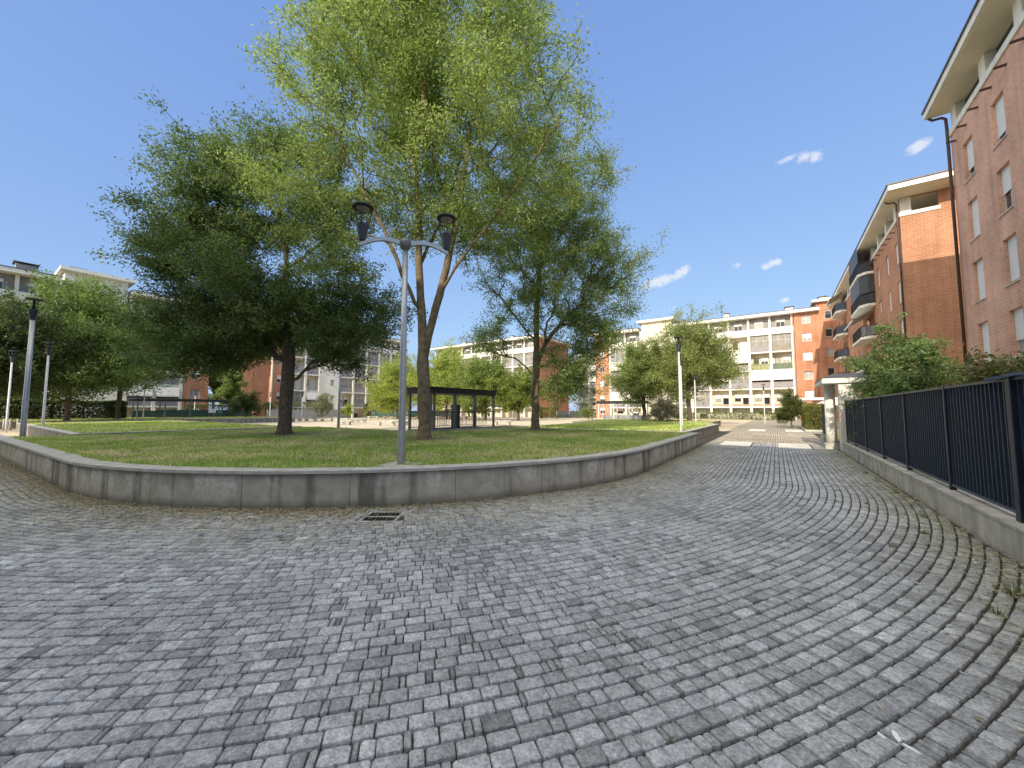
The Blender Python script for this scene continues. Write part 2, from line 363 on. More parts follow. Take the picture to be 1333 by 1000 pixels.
def make_paving():
    S0, S1, R0, R1 = [], [], [], []
    pitch = .107
    k = 0; r = RW + .02
    Ltot = 12 + RW * math.pi / 2 + 23.3
    while r < 17.6:
        pr = pitch * random.uniform(.92, 1.1)
        s = -7 + random.uniform(0, .15)
        while s < Ltot:
            u = random.random()
            ln = random.uniform(.03, .055) if u < .2 else (random.uniform(.07, .12) if u < .55 else random.uniform(.12, .18))
            a = min(max((s - 12) / RW, 0), math.pi / 2)
            sc_ = 1.0 if (s < 12 or s > 12 + RW * math.pi / 2) else RW / r      # keep real stone length on the arc
            l2 = ln * sc_
            S0.append(s); S1.append(s + l2); R0.append(r); R1.append(r + pr)
            s += l2
        r += pr
    S0, S1, R0, R1 = map(np.array, (S0, S1, R0, R1))
    xm, ym = path_xy((S0 + S1) / 2, (R0 + R1) / 2)
    keep = (xm < 1.99) & (ym > -2.4) & (xm > -31)
    gx, gy = xm + 4.935, ym - 3.745; gu, gv = gx * math.cos(R(34.5)) + gy * math.sin(R(34.5)), -gx * math.sin(R(34.5)) + gy * math.cos(R(34.5))
    keep &= ~((np.abs(gu) < .29) & (np.abs(gv) < .29))          # the drain grate
    keep &= ~((ym > 20.0) & (ym < 22.9) & (((xm > -.05) & (xm < 1.2)) | ((xm > -2.3) & (xm < -1.0))))
    S0, S1, R0, R1, xm, ym = [a[keep] for a in (S0, S1, R0, R1, xm, ym)]
    n = len(S0)
    rr = (R0 + R1) / 2
    scl = np.where((S0 < 12) | (S0 > 12 + RW * math.pi / 2), 1.0, RW / rr)
    g = .0052
    s0 = S0 + g * scl * rng.uniform(.4, 1.1, n); s1 = S1 - g * scl * rng.uniform(.4, 1.1, n)
    r0 = R0 + g * rng.uniform(1.0, 2.3, n); r1 = R1 - g * rng.uniform(1.0, 2.3, n)
    s1 = np.maximum(s1, s0 + .012)
    c = np.minimum(.0065, (s1 - s0) / scl * .25) * rng.uniform(.5, 1.7, n)
    cs = c * scl
    def ring(ins, z, jit):
        i = ins; isx = ins * scl
        P = [(s0+cs+isx, r0+i), (s1-cs-isx, r0+i), (s1-isx, r0+c+i), (s1-isx, r1-c-i), (s1-cs-isx, r1-i), (s0+cs+isx, r1-i), (s0+isx, r1-c-i), (s0+isx, r0+c+i)]
        out = np.zeros((n, 8, 3))
        for k, (a, b) in enumerate(P):
            a = a + rng.normal(0, jit, n) * scl; b = b + rng.normal(0, jit, n)
            x, y = path_xy(a, b); out[:, k, 0] = x; out[:, k, 1] = y
        out[:, :, 2] = z if np.ndim(z) == 0 else z
        return out
    h = rng.normal(.012, .0026, n)
    tilt = rng.normal(0, .0009, (n, 8))
    A = ring(0., -.014, .0); B = ring(0.0005, (h - .004)[:, None] + tilt * .6, .0014); C = ring(.0045, h[:, None] + tilt, .0014)
    V = np.concatenate([A, B, C], axis=1).reshape(-1, 3)
    base = (np.arange(n) * 24)[:, None]
    quads = []
    for k in range(2):
        for i in range(8):
            j = (i + 1) % 8
            quads.append(base + np.array([[k*8+i, k*8+j, k*8+8+j, k*8+8+i]]))
    Q = np.concatenate(quads); T = base + np.arange(16, 24)[None, :]
    # stone colours
    lum = np.clip(rng.normal(.36, .042, n), .17, .5)
    thin = (S1 - S0) / scl < .06
    lum = np.where(thin, lum * .80, lum)
    dark = rng.random(n) < .10; lum = np.where(dark, lum * .72, lum)
    lightm = rng.random(n) < .04; lum = np.where(lightm, lum * 1.15, lum)
    # broad wear patches
    lum *= 1 + .05 * np.sin(xm * .9 + 1.3 * np.sin(ym * .7)) + .04 * np.sin(ym * 1.7 + xm * .5) + .08 * np.exp(-((rr - RW - 3.2) / 1.2) ** 2)
    col = np.stack([lum * .975, lum * 1.0, lum * 1.03], 1)
    dw = rr - RW                                        # mossy band beside the lawn wall, dusty band beside the fence
    moss = np.clip(1 - dw / 2.4, 0, 1) * rng.uniform(.2, 1, n)
    moss = np.maximum(moss, np.clip(1 - (2.0 - xm) / 1.1, 0, 1) * rng.uniform(.3, 1, n) * (ym < 22))
    mc = np.stack([lum * 1.0, lum * .97, lum * .66], 1)
    col = col * (1 - moss[:, None]) + mc * moss[:, None]
    w = np.clip((ym - 20.5) / 3., 0, 1)[:, None]          # sun warmth painted into the stone up the lane, with some dust
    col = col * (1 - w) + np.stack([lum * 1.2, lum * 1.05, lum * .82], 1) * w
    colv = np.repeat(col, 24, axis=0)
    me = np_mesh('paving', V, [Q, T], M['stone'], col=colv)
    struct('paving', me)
make_paving()
for i, (x0, x1, y0, y1) in enumerate([(0, 1.16, 20.05, 22.85), (-2.26, -1.04, 20.05, 22.85), (-1.9, -.8, 35.5, 38.5), (.5, 1.6, 36, 39)]):
    b = MB().bevbox(x0, x1, y0, y1, -.02, .012, .006)
    struct('pavement_slab', b, mat('pale_slab', (.66, .62, .55), .85, noise=.15, nscale=2))

# raised lawns (tops at 0.60 m)
ZL = .6
def wallline(inset, s0=1.2, s1=12 + RW * math.pi / 2 + 8.0, n=110):
    s = np.linspace(s0, s1, n); x, y = path_xy(s, np.full(n, RW - inset)); return list(zip(x, y))
bed1 = wallline(.30) + [(-12.6, 18.5), (-12.7, 17.3), (-13.4, 12.6), (-22.6, 12.4)]
def tri_sheet(poly, z):
    m = MB(); m.add([(x, y, z) for x, y in poly], [tuple(range(len(poly)))]); return m
o = struct('lawn', tri_sheet(bed1, ZL), M['lawn'])

def inside(px, py, poly):
    res = np.zeros(len(px), bool); P = np.array(poly); j = len(P) - 1
    for i in range(len(P)):
        xi, yi = P[i]; xj, yj = P[j]
        c = ((yi > py) != (yj > py)) & (px < (xj - xi) * (py - yi) / (yj - yi + 1e-12) + xi)
        res ^= c; j = i
    return res

TRUNKS = [(-10.04, 9.26), (-16.63, 7.75), (-10.05, 16.7)]
def grass(name, poly, z, n, hmin, hmax, w, label, dry=.5, clear=(), edge=None):
    P = np.array(poly); lo, hi = P.min(0), P.max(0)
    x = rng.uniform(lo[0], hi[0], n * 2); y = rng.uniform(lo[1], hi[1], n * 2)
    k = inside(x, y, poly); x, y = x[k][:n], y[k][:n]; n = len(x)
    thick = .5 + .5 * np.sin(x * 2.1 + 1.7 * np.sin(y * 1.3)) * np.sin(y * 2.6 + 1.1 * np.sin(x * 1.9))
    pat = np.clip(.5 + .38 * np.sin(x * .8 + 2 * np.sin(y * .45 + 1)) * np.cos(y * .95 + 1.4 * np.sin(x * .37)) + .3 * np.sin(x * 3.3 + 2.1 * np.sin(y * 2.2)) * np.sin(y * 2.9 + x), 0, 1)
    keep = rng.random(n) < (.45 + .55 * thick)
    for (tx, ty) in clear: keep &= ((x - tx)**2 + (y - ty)**2 > rng.uniform(.25, 1.2, n)**2)
    x, y, thick, pat = x[keep], y[keep], thick[keep], pat[keep]; n = len(x)
    h = rng.uniform(hmin, hmax, n) * (.6 + .6 * thick)
    if edge is not None:
        E_ = np.array(edge); k = rng.integers(0, len(E_) - 1, 9000); f = rng.random(9000)[:, None]
        q = E_[k] * (1 - f) + E_[k + 1] * f + rng.normal(0, .035, (9000, 2))
        on = (np.sin(q[:, 0] * 5 + q[:, 1] * 3.3) + np.sin(q[:, 0] * 13.7)) > rng.uniform(-1.2, 1.2, 9000); q = q[on]
        m_ = len(q); x = np.concatenate([x, q[:, 0]]); y = np.concatenate([y, q[:, 1]]); h = np.concatenate([h, rng.uniform(.05, .12, m_)])
        pat = np.concatenate([pat, rng.uniform(0, .5, m_)]); n = len(x)
    a = rng.uniform(0, 2 * math.pi, n)
    lean = rng.normal(0, .45, (n, 2)) * h[:, None]
    dx, dy = np.cos(a) * w / 2, np.sin(a) * w / 2
    V = np.zeros((n, 3, 3))
    V[:, 0] = np.stack([x - dx, y - dy, np.full(n, z)], 1); V[:, 1] = np.stack([x + dx, y + dy, np.full(n, z)], 1)
    V[:, 2] = np.stack([x + lean[:, 0], y + lean[:, 1], z + h], 1)
    F = (np.arange(n) * 3)[:, None] + np.arange(3)[None]
    g = np.stack([.28 + .28 * pat, .43 + .15 * pat, .075 + .10 * pat], 1) * rng.uniform(.5, 1.5, n)[:, None]
    d = (rng.random(n) < dry * pat**1.5)[:, None]
    col = np.where(d, np.array([.78, .70, .42]) * rng.uniform(.7, 1.2, n)[:, None], g)
    me = np_mesh(name, V.reshape(-1, 3), F, M['grass'], col=np.repeat(col, 3, 0))
    o = link(bpy.data.objects.new(name, me)); tag(o, label, 'grass', kind='stuff')
grass('grass', bed1, ZL, 210000, .03, .075, .014, 'mown green and straw coloured grass on the walled lawn', .72, TRUNKS, wallline(.33))

def slab_wall(b, poly, z0, z1): b.prism(poly, z0, z1)
def wall_loop(line_out, line_in, z0, z1, closed_ends=True):
    n = len(line_out); vs = []
    for (x, y) in line_out: vs += [(x, y, z0), (x, y, z1)]
    for (x, y) in line_in: vs += [(x, y, z0), (x, y, z1)]
    fs = []
    for i in range(n - 1):
        a, b2 = 2*i, 2*i+2; c, d = 2*n+2*i, 2*n+2*i+2
        fs += [(a, b2, b2+1, a+1), (d, c, c+1, d+1), (a+1, b2+1, d+1, c+1), (b2, a, c, d)]
    fs += [(0, 1, 2*n+1, 2*n), (2*n-2, 4*n-2, 4*n-1, 2*n-1)]
    m = MB(); m.add(vs, fs, False); return m
# the concrete ring wall: separate panels so the joints are real gaps
rw = thing('retaining_wall', 'low curved concrete wall with pale stone coping around the lawn corner', 'wall', (-12, 1.35, 0))
Ls, Le = -7.0, 12 + RW * math.pi / 2 + 8.05
body = MB(); s = Ls; npan = 0
while s < Le - .05:
    e = min(s + 1.72, Le); m = max(3, int((e - s) / .22))
    ss = np.linspace(s + .006, e - .006, m)
    lo = list(zip(*path_xy(ss, np.full(m, RW)))); li = list(zip(*path_xy(ss, np.full(m, RW - .28))))
    w = wall_loop(lo, li, -.03, .572); body.add(w.v, w.f)
    s = e
ss = np.linspace(Ls, Le - .01, 150)
core = wall_loop(list(zip(*path_xy(ss, np.full(150, RW - .016)))), list(zip(*path_xy(ss, np.full(150, RW - .26)))), -.03, .566)
body.add(core.v, core.f)
def wall_material():
    m, nt, N, L, b = new_mat('weathered_wall_concrete')
    b.inputs["Roughness"].default_value = .92; b.inputs["Specular IOR Level"].default_value = .15
    geo = N.new("ShaderNodeNewGeometry")
    def noise(scale, det=6, sx=(1, 1, 1)):
        mp = N.new("ShaderNodeMapping"); mp.inputs["Scale"].default_value = sx; L.new(geo.outputs["Position"], mp.inputs[0])
        n = N.new("ShaderNodeTexNoise"); n.inputs["Scale"].default_value = scale; n.inputs["Detail"].default_value = det; L.new(mp.outputs[0], n.inputs["Vector"])
        return n.outputs["Fac"]
    def ramp(f, a, b2, lo, hi):
        r = N.new("ShaderNodeMapRange"); r.inputs["From Min"].default_value = a; r.inputs["From Max"].default_value = b2
        r.inputs["To Min"].default_value = lo; r.inputs["To Max"].default_value = hi; L.new(f, r.inputs["Value"]); return r.outputs[0]
    def mixc(fac, c1, c2):
        x = N.new("ShaderNodeMix"); x.data_type = 'RGBA'; L.new(fac, x.inputs[0])
        for sk, c in ((6, c1), (7, c2)):
            if isinstance(c, tuple): x.inputs[sk].default_value = (*c, 1)
            else: L.new(c, x.inputs[sk])
        return x.outputs[2]
    c = mixc(ramp(noise(5.), .35, .65, 0, 1), (.38, .345, .27), (.49, .445, .355))
    sp = N.new("ShaderNodeSeparateXYZ"); L.new(geo.outputs["Position"], sp.inputs[0])
    # pale lime blooms where the render has flaked, mostly in the upper half
    pz = ramp(sp.outputs[2], .12, .42, 0, 1)
    pf = ramp(noise(2.1, 4, (1, 1, .6)), .50, .545, 0, 1)
    mu = N.new("ShaderNodeMath"); mu.operation = 'MULTIPLY'; L.new(pz, mu.inputs[0]); L.new(pf, mu.inputs[1])
    mu2 = N.new("ShaderNodeMath"); mu2.operation = 'MULTIPLY'; L.new(mu.outputs[0], mu2.inputs[0]); L.new(ramp(noise(14.), .35, .6, .25, .9), mu2.inputs[1])
    c = mixc(mu2.outputs[0], c, (.68, .64, .54))
    # dark runs and a darker foot
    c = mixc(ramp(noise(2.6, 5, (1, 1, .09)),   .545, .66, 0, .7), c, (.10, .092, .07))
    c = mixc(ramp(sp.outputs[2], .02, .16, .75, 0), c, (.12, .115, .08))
    c = mixc(ramp(sp.outputs[2], .48, .565, 0, .55), c, (.10, .092, .075))  # shade of the coping painted as a dark band along the wall top
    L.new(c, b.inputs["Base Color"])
    bp = N.new("ShaderNodeBump"); bp.inputs["Strength"].default_value = .5; bp.inputs["Distance"].default_value = .012
    L.new(noise(30.), bp.inputs["Height"]); L.new(bp.outputs[0], b.inputs["Normal"])
    return m
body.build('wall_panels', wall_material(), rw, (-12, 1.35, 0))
cop = MB(); s = Ls - .02
while s < Le:
    e = min(s + .86, Le + .02); m = 6
    ss = np.linspace(s + .002, e - .002, m)
    dz = random.uniform(-.002, .002)
    w = wall_loop(list(zip(*path_xy(ss, np.full(m, RW + .055)))), list(zip(*path_xy(ss, np.full(m, RW - .31)))), .574, .622 + dz); cop.add(w.v, w.f)
    s = e
cop.build('coping', M['coping'], rw, (-12, 1.35, 0))

def kerb(name, pts, z1, w, label, m=M['coping'], z0=-.03, cat='kerb'):
    b = MB()
    for (x0, y0), (x1, y1) in zip(pts[:-1], pts[1:]):
        d = Vector((x1-x0, y1-y0)).normalized(); p = Vector((-d.y, d.x)) * w / 2
        b.prism([(x0-p.x, y0-p.y), (x1-p.x, y1-p.y), (x1+p.x, y1+p.y), (x0+p.x, y0+p.y)], z0, z1)
    o = b.build(name, m); tag(o, label, cat); return o
kerb('lawn_kerb', [(-3.1, 18.62), (-12.7, 18.62)], .615, .2, 'thin pale kerb along the back of the walled lawn by the right tree')
kerb('lawn_kerb', [(-13.5, 12.52), (-22.72, 12.5), (-22.72, 1.32)], .598, .16, 'kerb at the back edge of the lawn by the dark lamp pole', M['concrete'])

# farther raised beds
def bed(x0, x1, y0, y1, z, wlabel, n, gl, dry=.3):
    struct('lawn', tri_sheet([(x0+.2, y0+.2), (x1-.2, y0+.2), (x1-.2, y1-.2), (x0+.2, y1-.2)], z), M['lawn'])
    t = thing('bed_wall', wlabel, 'wall', ((x0+x1)/2, y0, 0))
    b = MB(); c = MB()
    for (a0, a1, b0, b1) in ((x0, x1, y0, y0+.25), (x0, x1, y1-.25, y1), (x0, x0+.25, y0+.25, y1-.25), (x1-.25, x1, y0+.25, y1-.25)):
        b.box(a0, a1, b0, b1, -.03, z - .03)
    for (a0, a1, b0, b1) in ((x0-.03, x1+.03, y0-.03, y0+.28), (x0-.03, x1+.03, y1-.28, y1+.03), (x0-.03, x0+.28, y0+.28, y1-.28), (x1-.28, x1+.03, y0+.28, y1-.28)):
        c.box(a0, a1, b0, b1, z - .028, z + .018)
    off = ((x0+x1)/2, y0, 0)
    b.build('wall_panels', M['concrete'], t, off); c.build('coping', M['coping'], t, off)
    if n: grass('grass', [(x0+.3, y0+.3), (x1-.3, y0+.3), (x1-.3, y1-.3), (x0+.3, y1-.3)], z, n, .05, .12, .03, gl, dry)
bed(-48, -24.1, 2.9, 12.2, .6, 'concrete edge of the second lawn beyond the big dark tree', 30000, 'bright green grass on the second lawn behind the dark tree')
bed(-13.5, -3.65, 19.7, 33.0, .55, 'concrete edge of the lawn behind the right hand tree', 30000, 'green grass on the lawn behind the right hand tree')
bed(-17, -4.9, 35.5, 46, .5, 'low concrete edge of the sunny lawn under the lane side trees', 16000, 'sunlit grass under the two lane side trees', .5)
bed(-73.2, -55, -4, 27, .6, 'edge of the far sunny lawn in front of the left apartment block', 30000, 'sunlit yellow green grass in front of the left apartment block', .5)

# drain grate
dg = thing('drain_grate', 'square cast iron drain grate set in the paving below the curved wall', 'drain', (-4.935, 3.745, 0), R(34.5))
MB().box(-.25, .25, -.25, .25, -.011, -.007).build('pit_shade', M['drain_shade'], dg)  # near-black plate painted as the shade inside the drain
gb = MB()
for x0, x1, y0, y1 in ((-.27, .27, -.27, -.235), (-.27, .27, .235, .27), (-.27, -.235, -.235, .235), (.235, .27, -.235, .235), (-.235, .235, -.02, .02)):
    gb.box(x0, x1, y0, y1, -.01, .012)
gb.build('frame', M['concrete_light'], dg)
gr = MB()
for i in range(9):
    x = -.215 + i * .0537
    for y0, y1 in ((-.232, -.022), (.022, .232)): gr.box(x - .012, x + .012, y0, y1, -.006, .008)
gr.build('grille', M['iron'], dg)

# leaf litter and moss on the stones
def litter():
    n = 52000
    s = np.concatenate([rng.uniform(-6, Le, 26000), rng.uniform(-4, 19, 26000)]); d = np.abs(rng.exponential(.30, n)) * (.5 + .9 * (.5 + .5 * np.sin(s * 1.3) * np.sin(s * .47 + 1))) + .01
    x, y = path_xy(s, RW + d)
    n2 = 6000; x2 = 2.0 - np.abs(rng.exponential(.28, n2)); y2 = rng.uniform(1, 19, n2)
    n3 = 500; x3 = rng.uniform(-16, 2, n3); y3 = rng.uniform(0, 18, n3)
    ok3 = (np.hypot(x3 - CX, y3 - CY) > RW + .1) | (x3 < CX) ; x3, y3 = x3[ok3], y3[ok3]
    ok3 = ~((x3 < CX) & (y3 > 1.2)) & ~((y3 > CY) & (x3 < -2.8)); x3, y3 = x3[ok3], y3[ok3]
    n4 = 14000; ti = rng.integers(0, 3, n4); T4 = np.array(TRUNKS)[ti]; q4 = np.abs(rng.normal(0, 1.25, n4)) + .22; a4 = rng.uniform(0, 6.28, n4)
    x4, y4 = T4[:, 0] + q4 * np.cos(a4), T4[:, 1] + q4 * np.sin(a4); k4 = inside(x4, y4, bed1); x4, y4 = x4[k4], y4[k4]
    zb = np.concatenate([np.zeros(len(x) + len(x2) + len(x3)), np.full(len(x4), ZL)])
    x = np.concatenate([x, x2, x3, x4]); y = np.concatenate([y, y2, y3, y4]); n = len(x)
    L = rng.uniform(.014, .055, n); W = L * rng.uniform(.25, .6, n); a = rng.uniform(0, 6.28, n)
    z = zb + .016 + rng.uniform(0, .02, n) * (1 + (zb > 0)); tz = rng.normal(0, .3, n) * L * .5
    ca, sa = np.cos(a), np.sin(a)
    V = np.zeros((n, 4, 3))
    V[:, 0] = np.stack([x - ca*L/2, y - sa*L/2, z], 1); V[:, 2] = np.stack([x + ca*L/2, y + sa*L/2, z + np.abs(tz)], 1)
    V[:, 1] = np.stack([x + sa*W/2, y - ca*W/2, z + .003], 1); V[:, 3] = np.stack([x - sa*W/2, y + ca*W/2, z + .003], 1)
    F = (np.arange(n) * 4)[:, None] + np.arange(4)[None]
    pal = np.array([[.42, .35, .22], [.32, .25, .14], [.22, .22, .09], [.52, .47, .34], [.17, .14, .09]])
    col = pal[rng.integers(0, 5, n)] * rng.uniform(.7, 1.2, n)[:, None]
    o = link(bpy.data.objects.new('leaf_litter', np_mesh('leaf_litter', V.reshape(-1, 3), F, M['litter'], col=np.repeat(col, 4, 0))))
    tag(o, 'dry leaf litter scattered along the foot of the walls', 'leaf litter', kind='stuff')
    # moss and grass sprouting in the joints
    n = 16000
    s = rng.uniform(0, Le, n); d = np.abs(rng.exponential(1.1, n)); x, y = path_xy(s, RW + d)
    n2 = 5000; x2 = 2.0 - np.abs(rng.exponential(.45, n2)); y2 = rng.uniform(2, 19.5, n2)
    n3 = 14000; x3 = rng.uniform(-14, 1, n3); y3 = rng.uniform(-1, 12, n3)
    kk = (np.hypot(x3 - CX, y3 - CY) > RW + .1) & ~((x3 < CX) & (y3 > 1.2)); x3, y3 = x3[kk], y3[kk]
    x = np.concatenate([x, x2, x3]); y = np.concatenate([y, y2, y3])
    cl = .5 + .5 * np.sin(x * 3.1 + 2 * np.sin(y * 2.3)) * np.sin(y * 3.7 + 2 * np.sin(x * 1.9))
    k = (rng.random(len(x)) < cl**3) & (x < 2.0); x, y = x[k], y[k]; n = len(x)
    h = rng.uniform(.012, .035, n); a = rng.uniform(0, 6.28, n); w = .014
    V = np.zeros((n, 3, 3)); dx, dy = np.cos(a)*w/2, np.sin(a)*w/2
    V[:, 0] = np.stack([x-dx, y-dy, np.full(n, -.004)], 1); V[:, 1] = np.stack([x+dx, y+dy, np.full(n, -.004)], 1)
    V[:, 2] = np.stack([x + rng.normal(0, .014, n), y + rng.normal(0, .014, n), h], 1)
    col = np.stack([rng.uniform(.09, .2, n), rng.uniform(.12, .19, n), rng.uniform(.03, .07, n)], 1)
    o = link(bpy.data.objects.new('moss', np_mesh('moss', V.reshape(-1, 3), (np.arange(n)*3)[:, None] + np.arange(3)[None], M['grass'], col=np.repeat(col, 3, 0))))
    tag(o, 'moss and tiny grass sprouting in the paving joints', 'moss', kind='stuff')
litter()

# weed tufts by the fence
def weed_mesh():
    n = 70; V = []; cols = []
    for i in range(n):
        a = random.uniform(0, 6.28); h = random.uniform(.04, .13); o = random.uniform(0, .04); sp = random.uniform(.02, .11)
        bx, by = math.cos(a) * o, math.sin(a) * o; w = .005
        V += [(bx - math.sin(a)*w, by + math.cos(a)*w, -.01), (bx + math.sin(a)*w, by - math.cos(a)*w, -.01), (bx + math.cos(a)*sp, by + math.sin(a)*sp, h)]
        c = np.array([.13, .16, .05]) * random.uniform(.6, 1.3) if random.random() < .7 else np.array([.3, .25, .13])
        cols += [c] * 3
    return np_mesh('weed', np.array(V), np.arange(3*n).reshape(-1, 3), M['grass'], col=np.array(cols))
wm = weed_mesh()
for i, (x, y, sc_, lab) in enumerate([(1.62, 5.25, 1.0, 'largest green weed tuft in the paving near the right frame edge'),
        (1.36, 4.72, .72, 'weed tuft growing in the paving just nearer than the largest one'),
        (1.05, 6.3, .6, 'small weed sprouting in a paving joint below the fence wall'), (1.5, 7.2, .6, 'small weed sprouting in a paving joint below the fence wall'),
        (1.75, 8.3, .7, 'small weed sprouting in a paving joint below the fence wall'), (1.2, 8.9, .5, 'small weed sprouting in a paving joint below the fence wall'),
        (1.85, 10.4, .7, 'small weed sprouting in a paving joint below the fence wall'), (1.8, 13.1, .8, 'small weed sprouting in a paving joint below the fence wall')]):
    w = link(bpy.data.objects.new('weed', wm)); w.location = (x, y, 0); w.scale = (sc_,) * 3; w.rotation_euler = (0, 0, i * 1.1)
    tag(w, lab, 'weed', 'weeds in the paving by the fence')

sp_ = MB()
def blob(cx, cy, l, w, a):
    pts = []
    for k in range(10):
        t = 2*math.pi*k/10; r = random.uniform(.8, 1.15)
        u, v = math.cos(t)*l*r, math.sin(t)*w*r
        pts.append((cx + u*math.cos(a) - v*math.sin(a), cy + u*math.sin(a) + v*math.cos(a)))
    sp_.prism(pts, .008, .0175)
blob(.42, 2.69, .045, .012, R(100)); blob(.455, 2.64, .04, .009, R(150)); blob(.36, 2.66, .022, .009, R(130))
tag(sp_.build('paint_splash', M['splash']), 'small white splash on the grey paving in the foreground', 'splash')

# ------------------------------------------------------------------ trees
def leaf_mesh(name, C, D, L, W, col, m=None):
    """kite shaped leaves: C centres, D directions, L lengths, W widths, col (n,3)"""
    n = len(C)
    nr = rng.normal(0, 1, (n, 3)); nr[:, 2] += .9
    side = np.cross(D, nr); side /= np.linalg.norm(side, axis=1)[:, None] + 1e-9
    V = np.zeros((n, 4, 3))
    V[:, 0] = C - D * (L / 2)[:, None]; V[:, 2] = C + D * (L / 2)[:, None]
    mid = C - D * (L * .06)[:, None]
    V[:, 1] = mid + side * (W / 2)[:, None]; V[:, 3] = mid - side * (W / 2)[:, None]
    F = (np.arange(n) * 4)[:, None] + np.arange(4)[None]
    return np_mesh(name, V.reshape(-1, 3), F, m or M['leaf'], col=np.repeat(col, 4, 0))

def make_tree(name, label, cat, loc, stems, rbase, ells, n_tips, lpt, leaf, spread, cols, seed, bark='bark', group=None,
              parts=('trunk', 'crown'), clump=.55, tipr=.006, taper=.8, droop=.25, bare=0., shell=.42, bf=.30, sides=(14, 5)):
    """stems: polylines (first starts at the base; later ones start on an earlier node); ells: (x,y,z,rx,ry,rz,weight)"""
    r_ = np.random.default_rng(seed)
    nodes = []; par = []; plen = []
    def addnode(p, pa):
        nodes.append(np.array(p, float)); par.append(pa)
        plen.append(0. if pa < 0 else plen[pa] + np.linalg.norm(nodes[-1] - nodes[pa])); return len(nodes) - 1
    for st in stems:
        st = [np.array(p, float) for p in st]
        if not nodes: cur = addnode(st[0], -1)
        else:
            A = np.array(nodes); cur = int(np.argmin(np.linalg.norm(A - st[0], axis=1)))
        for a, b in zip(st[:-1], st[1:]):
            k = max(1, int(np.linalg.norm(b - a) / .45))
            for i in range(1, k + 1):
                p = a + (b - a) * i / k
                if i < k: p = p + r_.normal(0, .025, 3)
                cur = addnode(p, cur)
    w = np.array([e[6] for e in ells], float); w /= w.sum()
    ncl = max(6, n_tips // 11)
    ei = r_.choice(len(ells), ncl, p=w)
    u = r_.normal(0, 1, (ncl, 3)); u /= np.linalg.norm(u, axis=1)[:, None]
    rad = r_.random(ncl) ** shell
    E = np.array(ells)[:, :6]
    cc = E[ei, :3] + u * rad[:, None] * E[ei, 3:6]
    tips = cc[r_.integers(0, ncl, n_tips)] + r_.normal(0, clump, (n_tips, 3)) * np.array([1, 1, .8])
    base = np.array(nodes)
    zmin = min(e[2] - e[5] for e in ells)
    tips = tips[tips[:, 2] > zmin - .3]
    d0 = np.array([np.min(np.linalg.norm(base - t, axis=1)) for t in tips])
    order = np.argsort(d0); tipn = []
    cap = len(nodes) + len(tips) * 14
    A = np.zeros((cap, 3)); PL = np.zeros(cap); n = len(nodes)
    A[:n] = nodes; PL[:n] = plen
    lowest = base[:, 2].max() * .18
    for t in tips[order]:
        d = np.linalg.norm(A[:n] - t, axis=1)
        cost = d + bf * PL[:n] + np.where(A[:n, 2] > t[2] + .2, .6 * (A[:n, 2] - t[2]), 0) + np.where(A[:n, 2] < lowest, 3, 0)
        j = int(np.argmin(cost)); a = A[j].copy(); dd = d[j]
        pa = par[j]; dr = (A[j] - A[pa]) if pa >= 0 else np.array([0, 0, 1.]); dr = dr / (np.linalg.norm(dr) + 1e-9)
        ctrl = a + dr * dd * .35 + np.array([0, 0, droop * dd * .6]) * .6
        k = max(1, min(10, int(dd / .4))); cur = j
        for i in range(1, k + 1):
            s = i / k; p = (1-s)**2 * a + 2*s*(1-s) * (ctrl * .6 + (a + t) * .2) + s*s * t
            if i < k: p = p + r_.normal(0, .03, 3)
            par.append(cur); A[n] = p; PL[n] = PL[cur] + np.linalg.norm(p - A[cur]); cur = n; n += 1
        tipn.append(cur)
    A = A[:n]; par = np.array(par)
    q = np.zeros(n); q[tipn] = 1.
    ch = [[] for _ in range(n)]
    for i in range(n):
        if par[i] >= 0: ch[par[i]].append(i)
    ordr = list(np.argsort(-PL[:n])) if False else list(range(n - 1, -1, -1))
    for i in ordr:
        if not ch[i] and q[i] == 0: q[i] = 1
        if par[i] >= 0: q[par[i]] += q[i]
    rad = tipr + (rbase - tipr) * (q / q[0]) ** (taper * .70)
    z = A[:, 2]
    root = thing(name, label, cat, loc, 0., group)
    b = MB()
    # chains
    def main_child(i): return max(ch[i], key=lambda c: q[c]) if ch[i] else None
    starts = [0]
    while starts:
        s0 = starts.pop()
        chain = [s0] if s0 == 0 else [par[s0], s0]
        cur = s0
        while True:
            mc = main_child(cur)
            for c in ch[cur]:
                if c != mc: starts.append(c)
            if mc is None: break
            chain.append(mc); cur = mc
        rs = [rad[i] for i in chain]
        if s0 != 0: rs[0] = min(rad[chain[0]], rs[1] * 1.15)
        pts = [A[i] for i in chain]
        if s0 == 0:                                                  # root flare
            pts = [A[chain[0]] + np.array([0, 0, -.12]), A[chain[0]] + np.array([0, 0, .06]), A[chain[0]] + np.array([0, 0, .22])] + pts[1:]
            rs = [rbase * 1.65, rbase * 1.32, rbase * 1.1] + rs[1:]
        big = max(rs)
        b.tube(pts, rs, sides[0] if big > .09 else (7 if big > .03 else (sides[1] if big > .014 else 4)))
    b.build(parts[0], M[bark], root)
    # leaves on the thin wood
    T = np.array(tipn); P = A[T]; PD = P - A[par[T]]; PD /= np.linalg.norm(PD, axis=1)[:, None] + 1e-9
    if bare: 
        kp = r_.random(len(T)) > bare; P, PD = P[kp], PD[kp]
    nl = len(P) * lpt
    idx = np.repeat(np.arange(len(P)), lpt)
    along = r_.uniform(-1.3, .5, nl) * spread
    C = P[idx] + PD[idx] * along[:, None] + r_.normal(0, spread * .42, (nl, 3)) * np.array([1, 1, .75])
    C[:, 2] -= np.abs(r_.normal(0, spread * .18, nl))
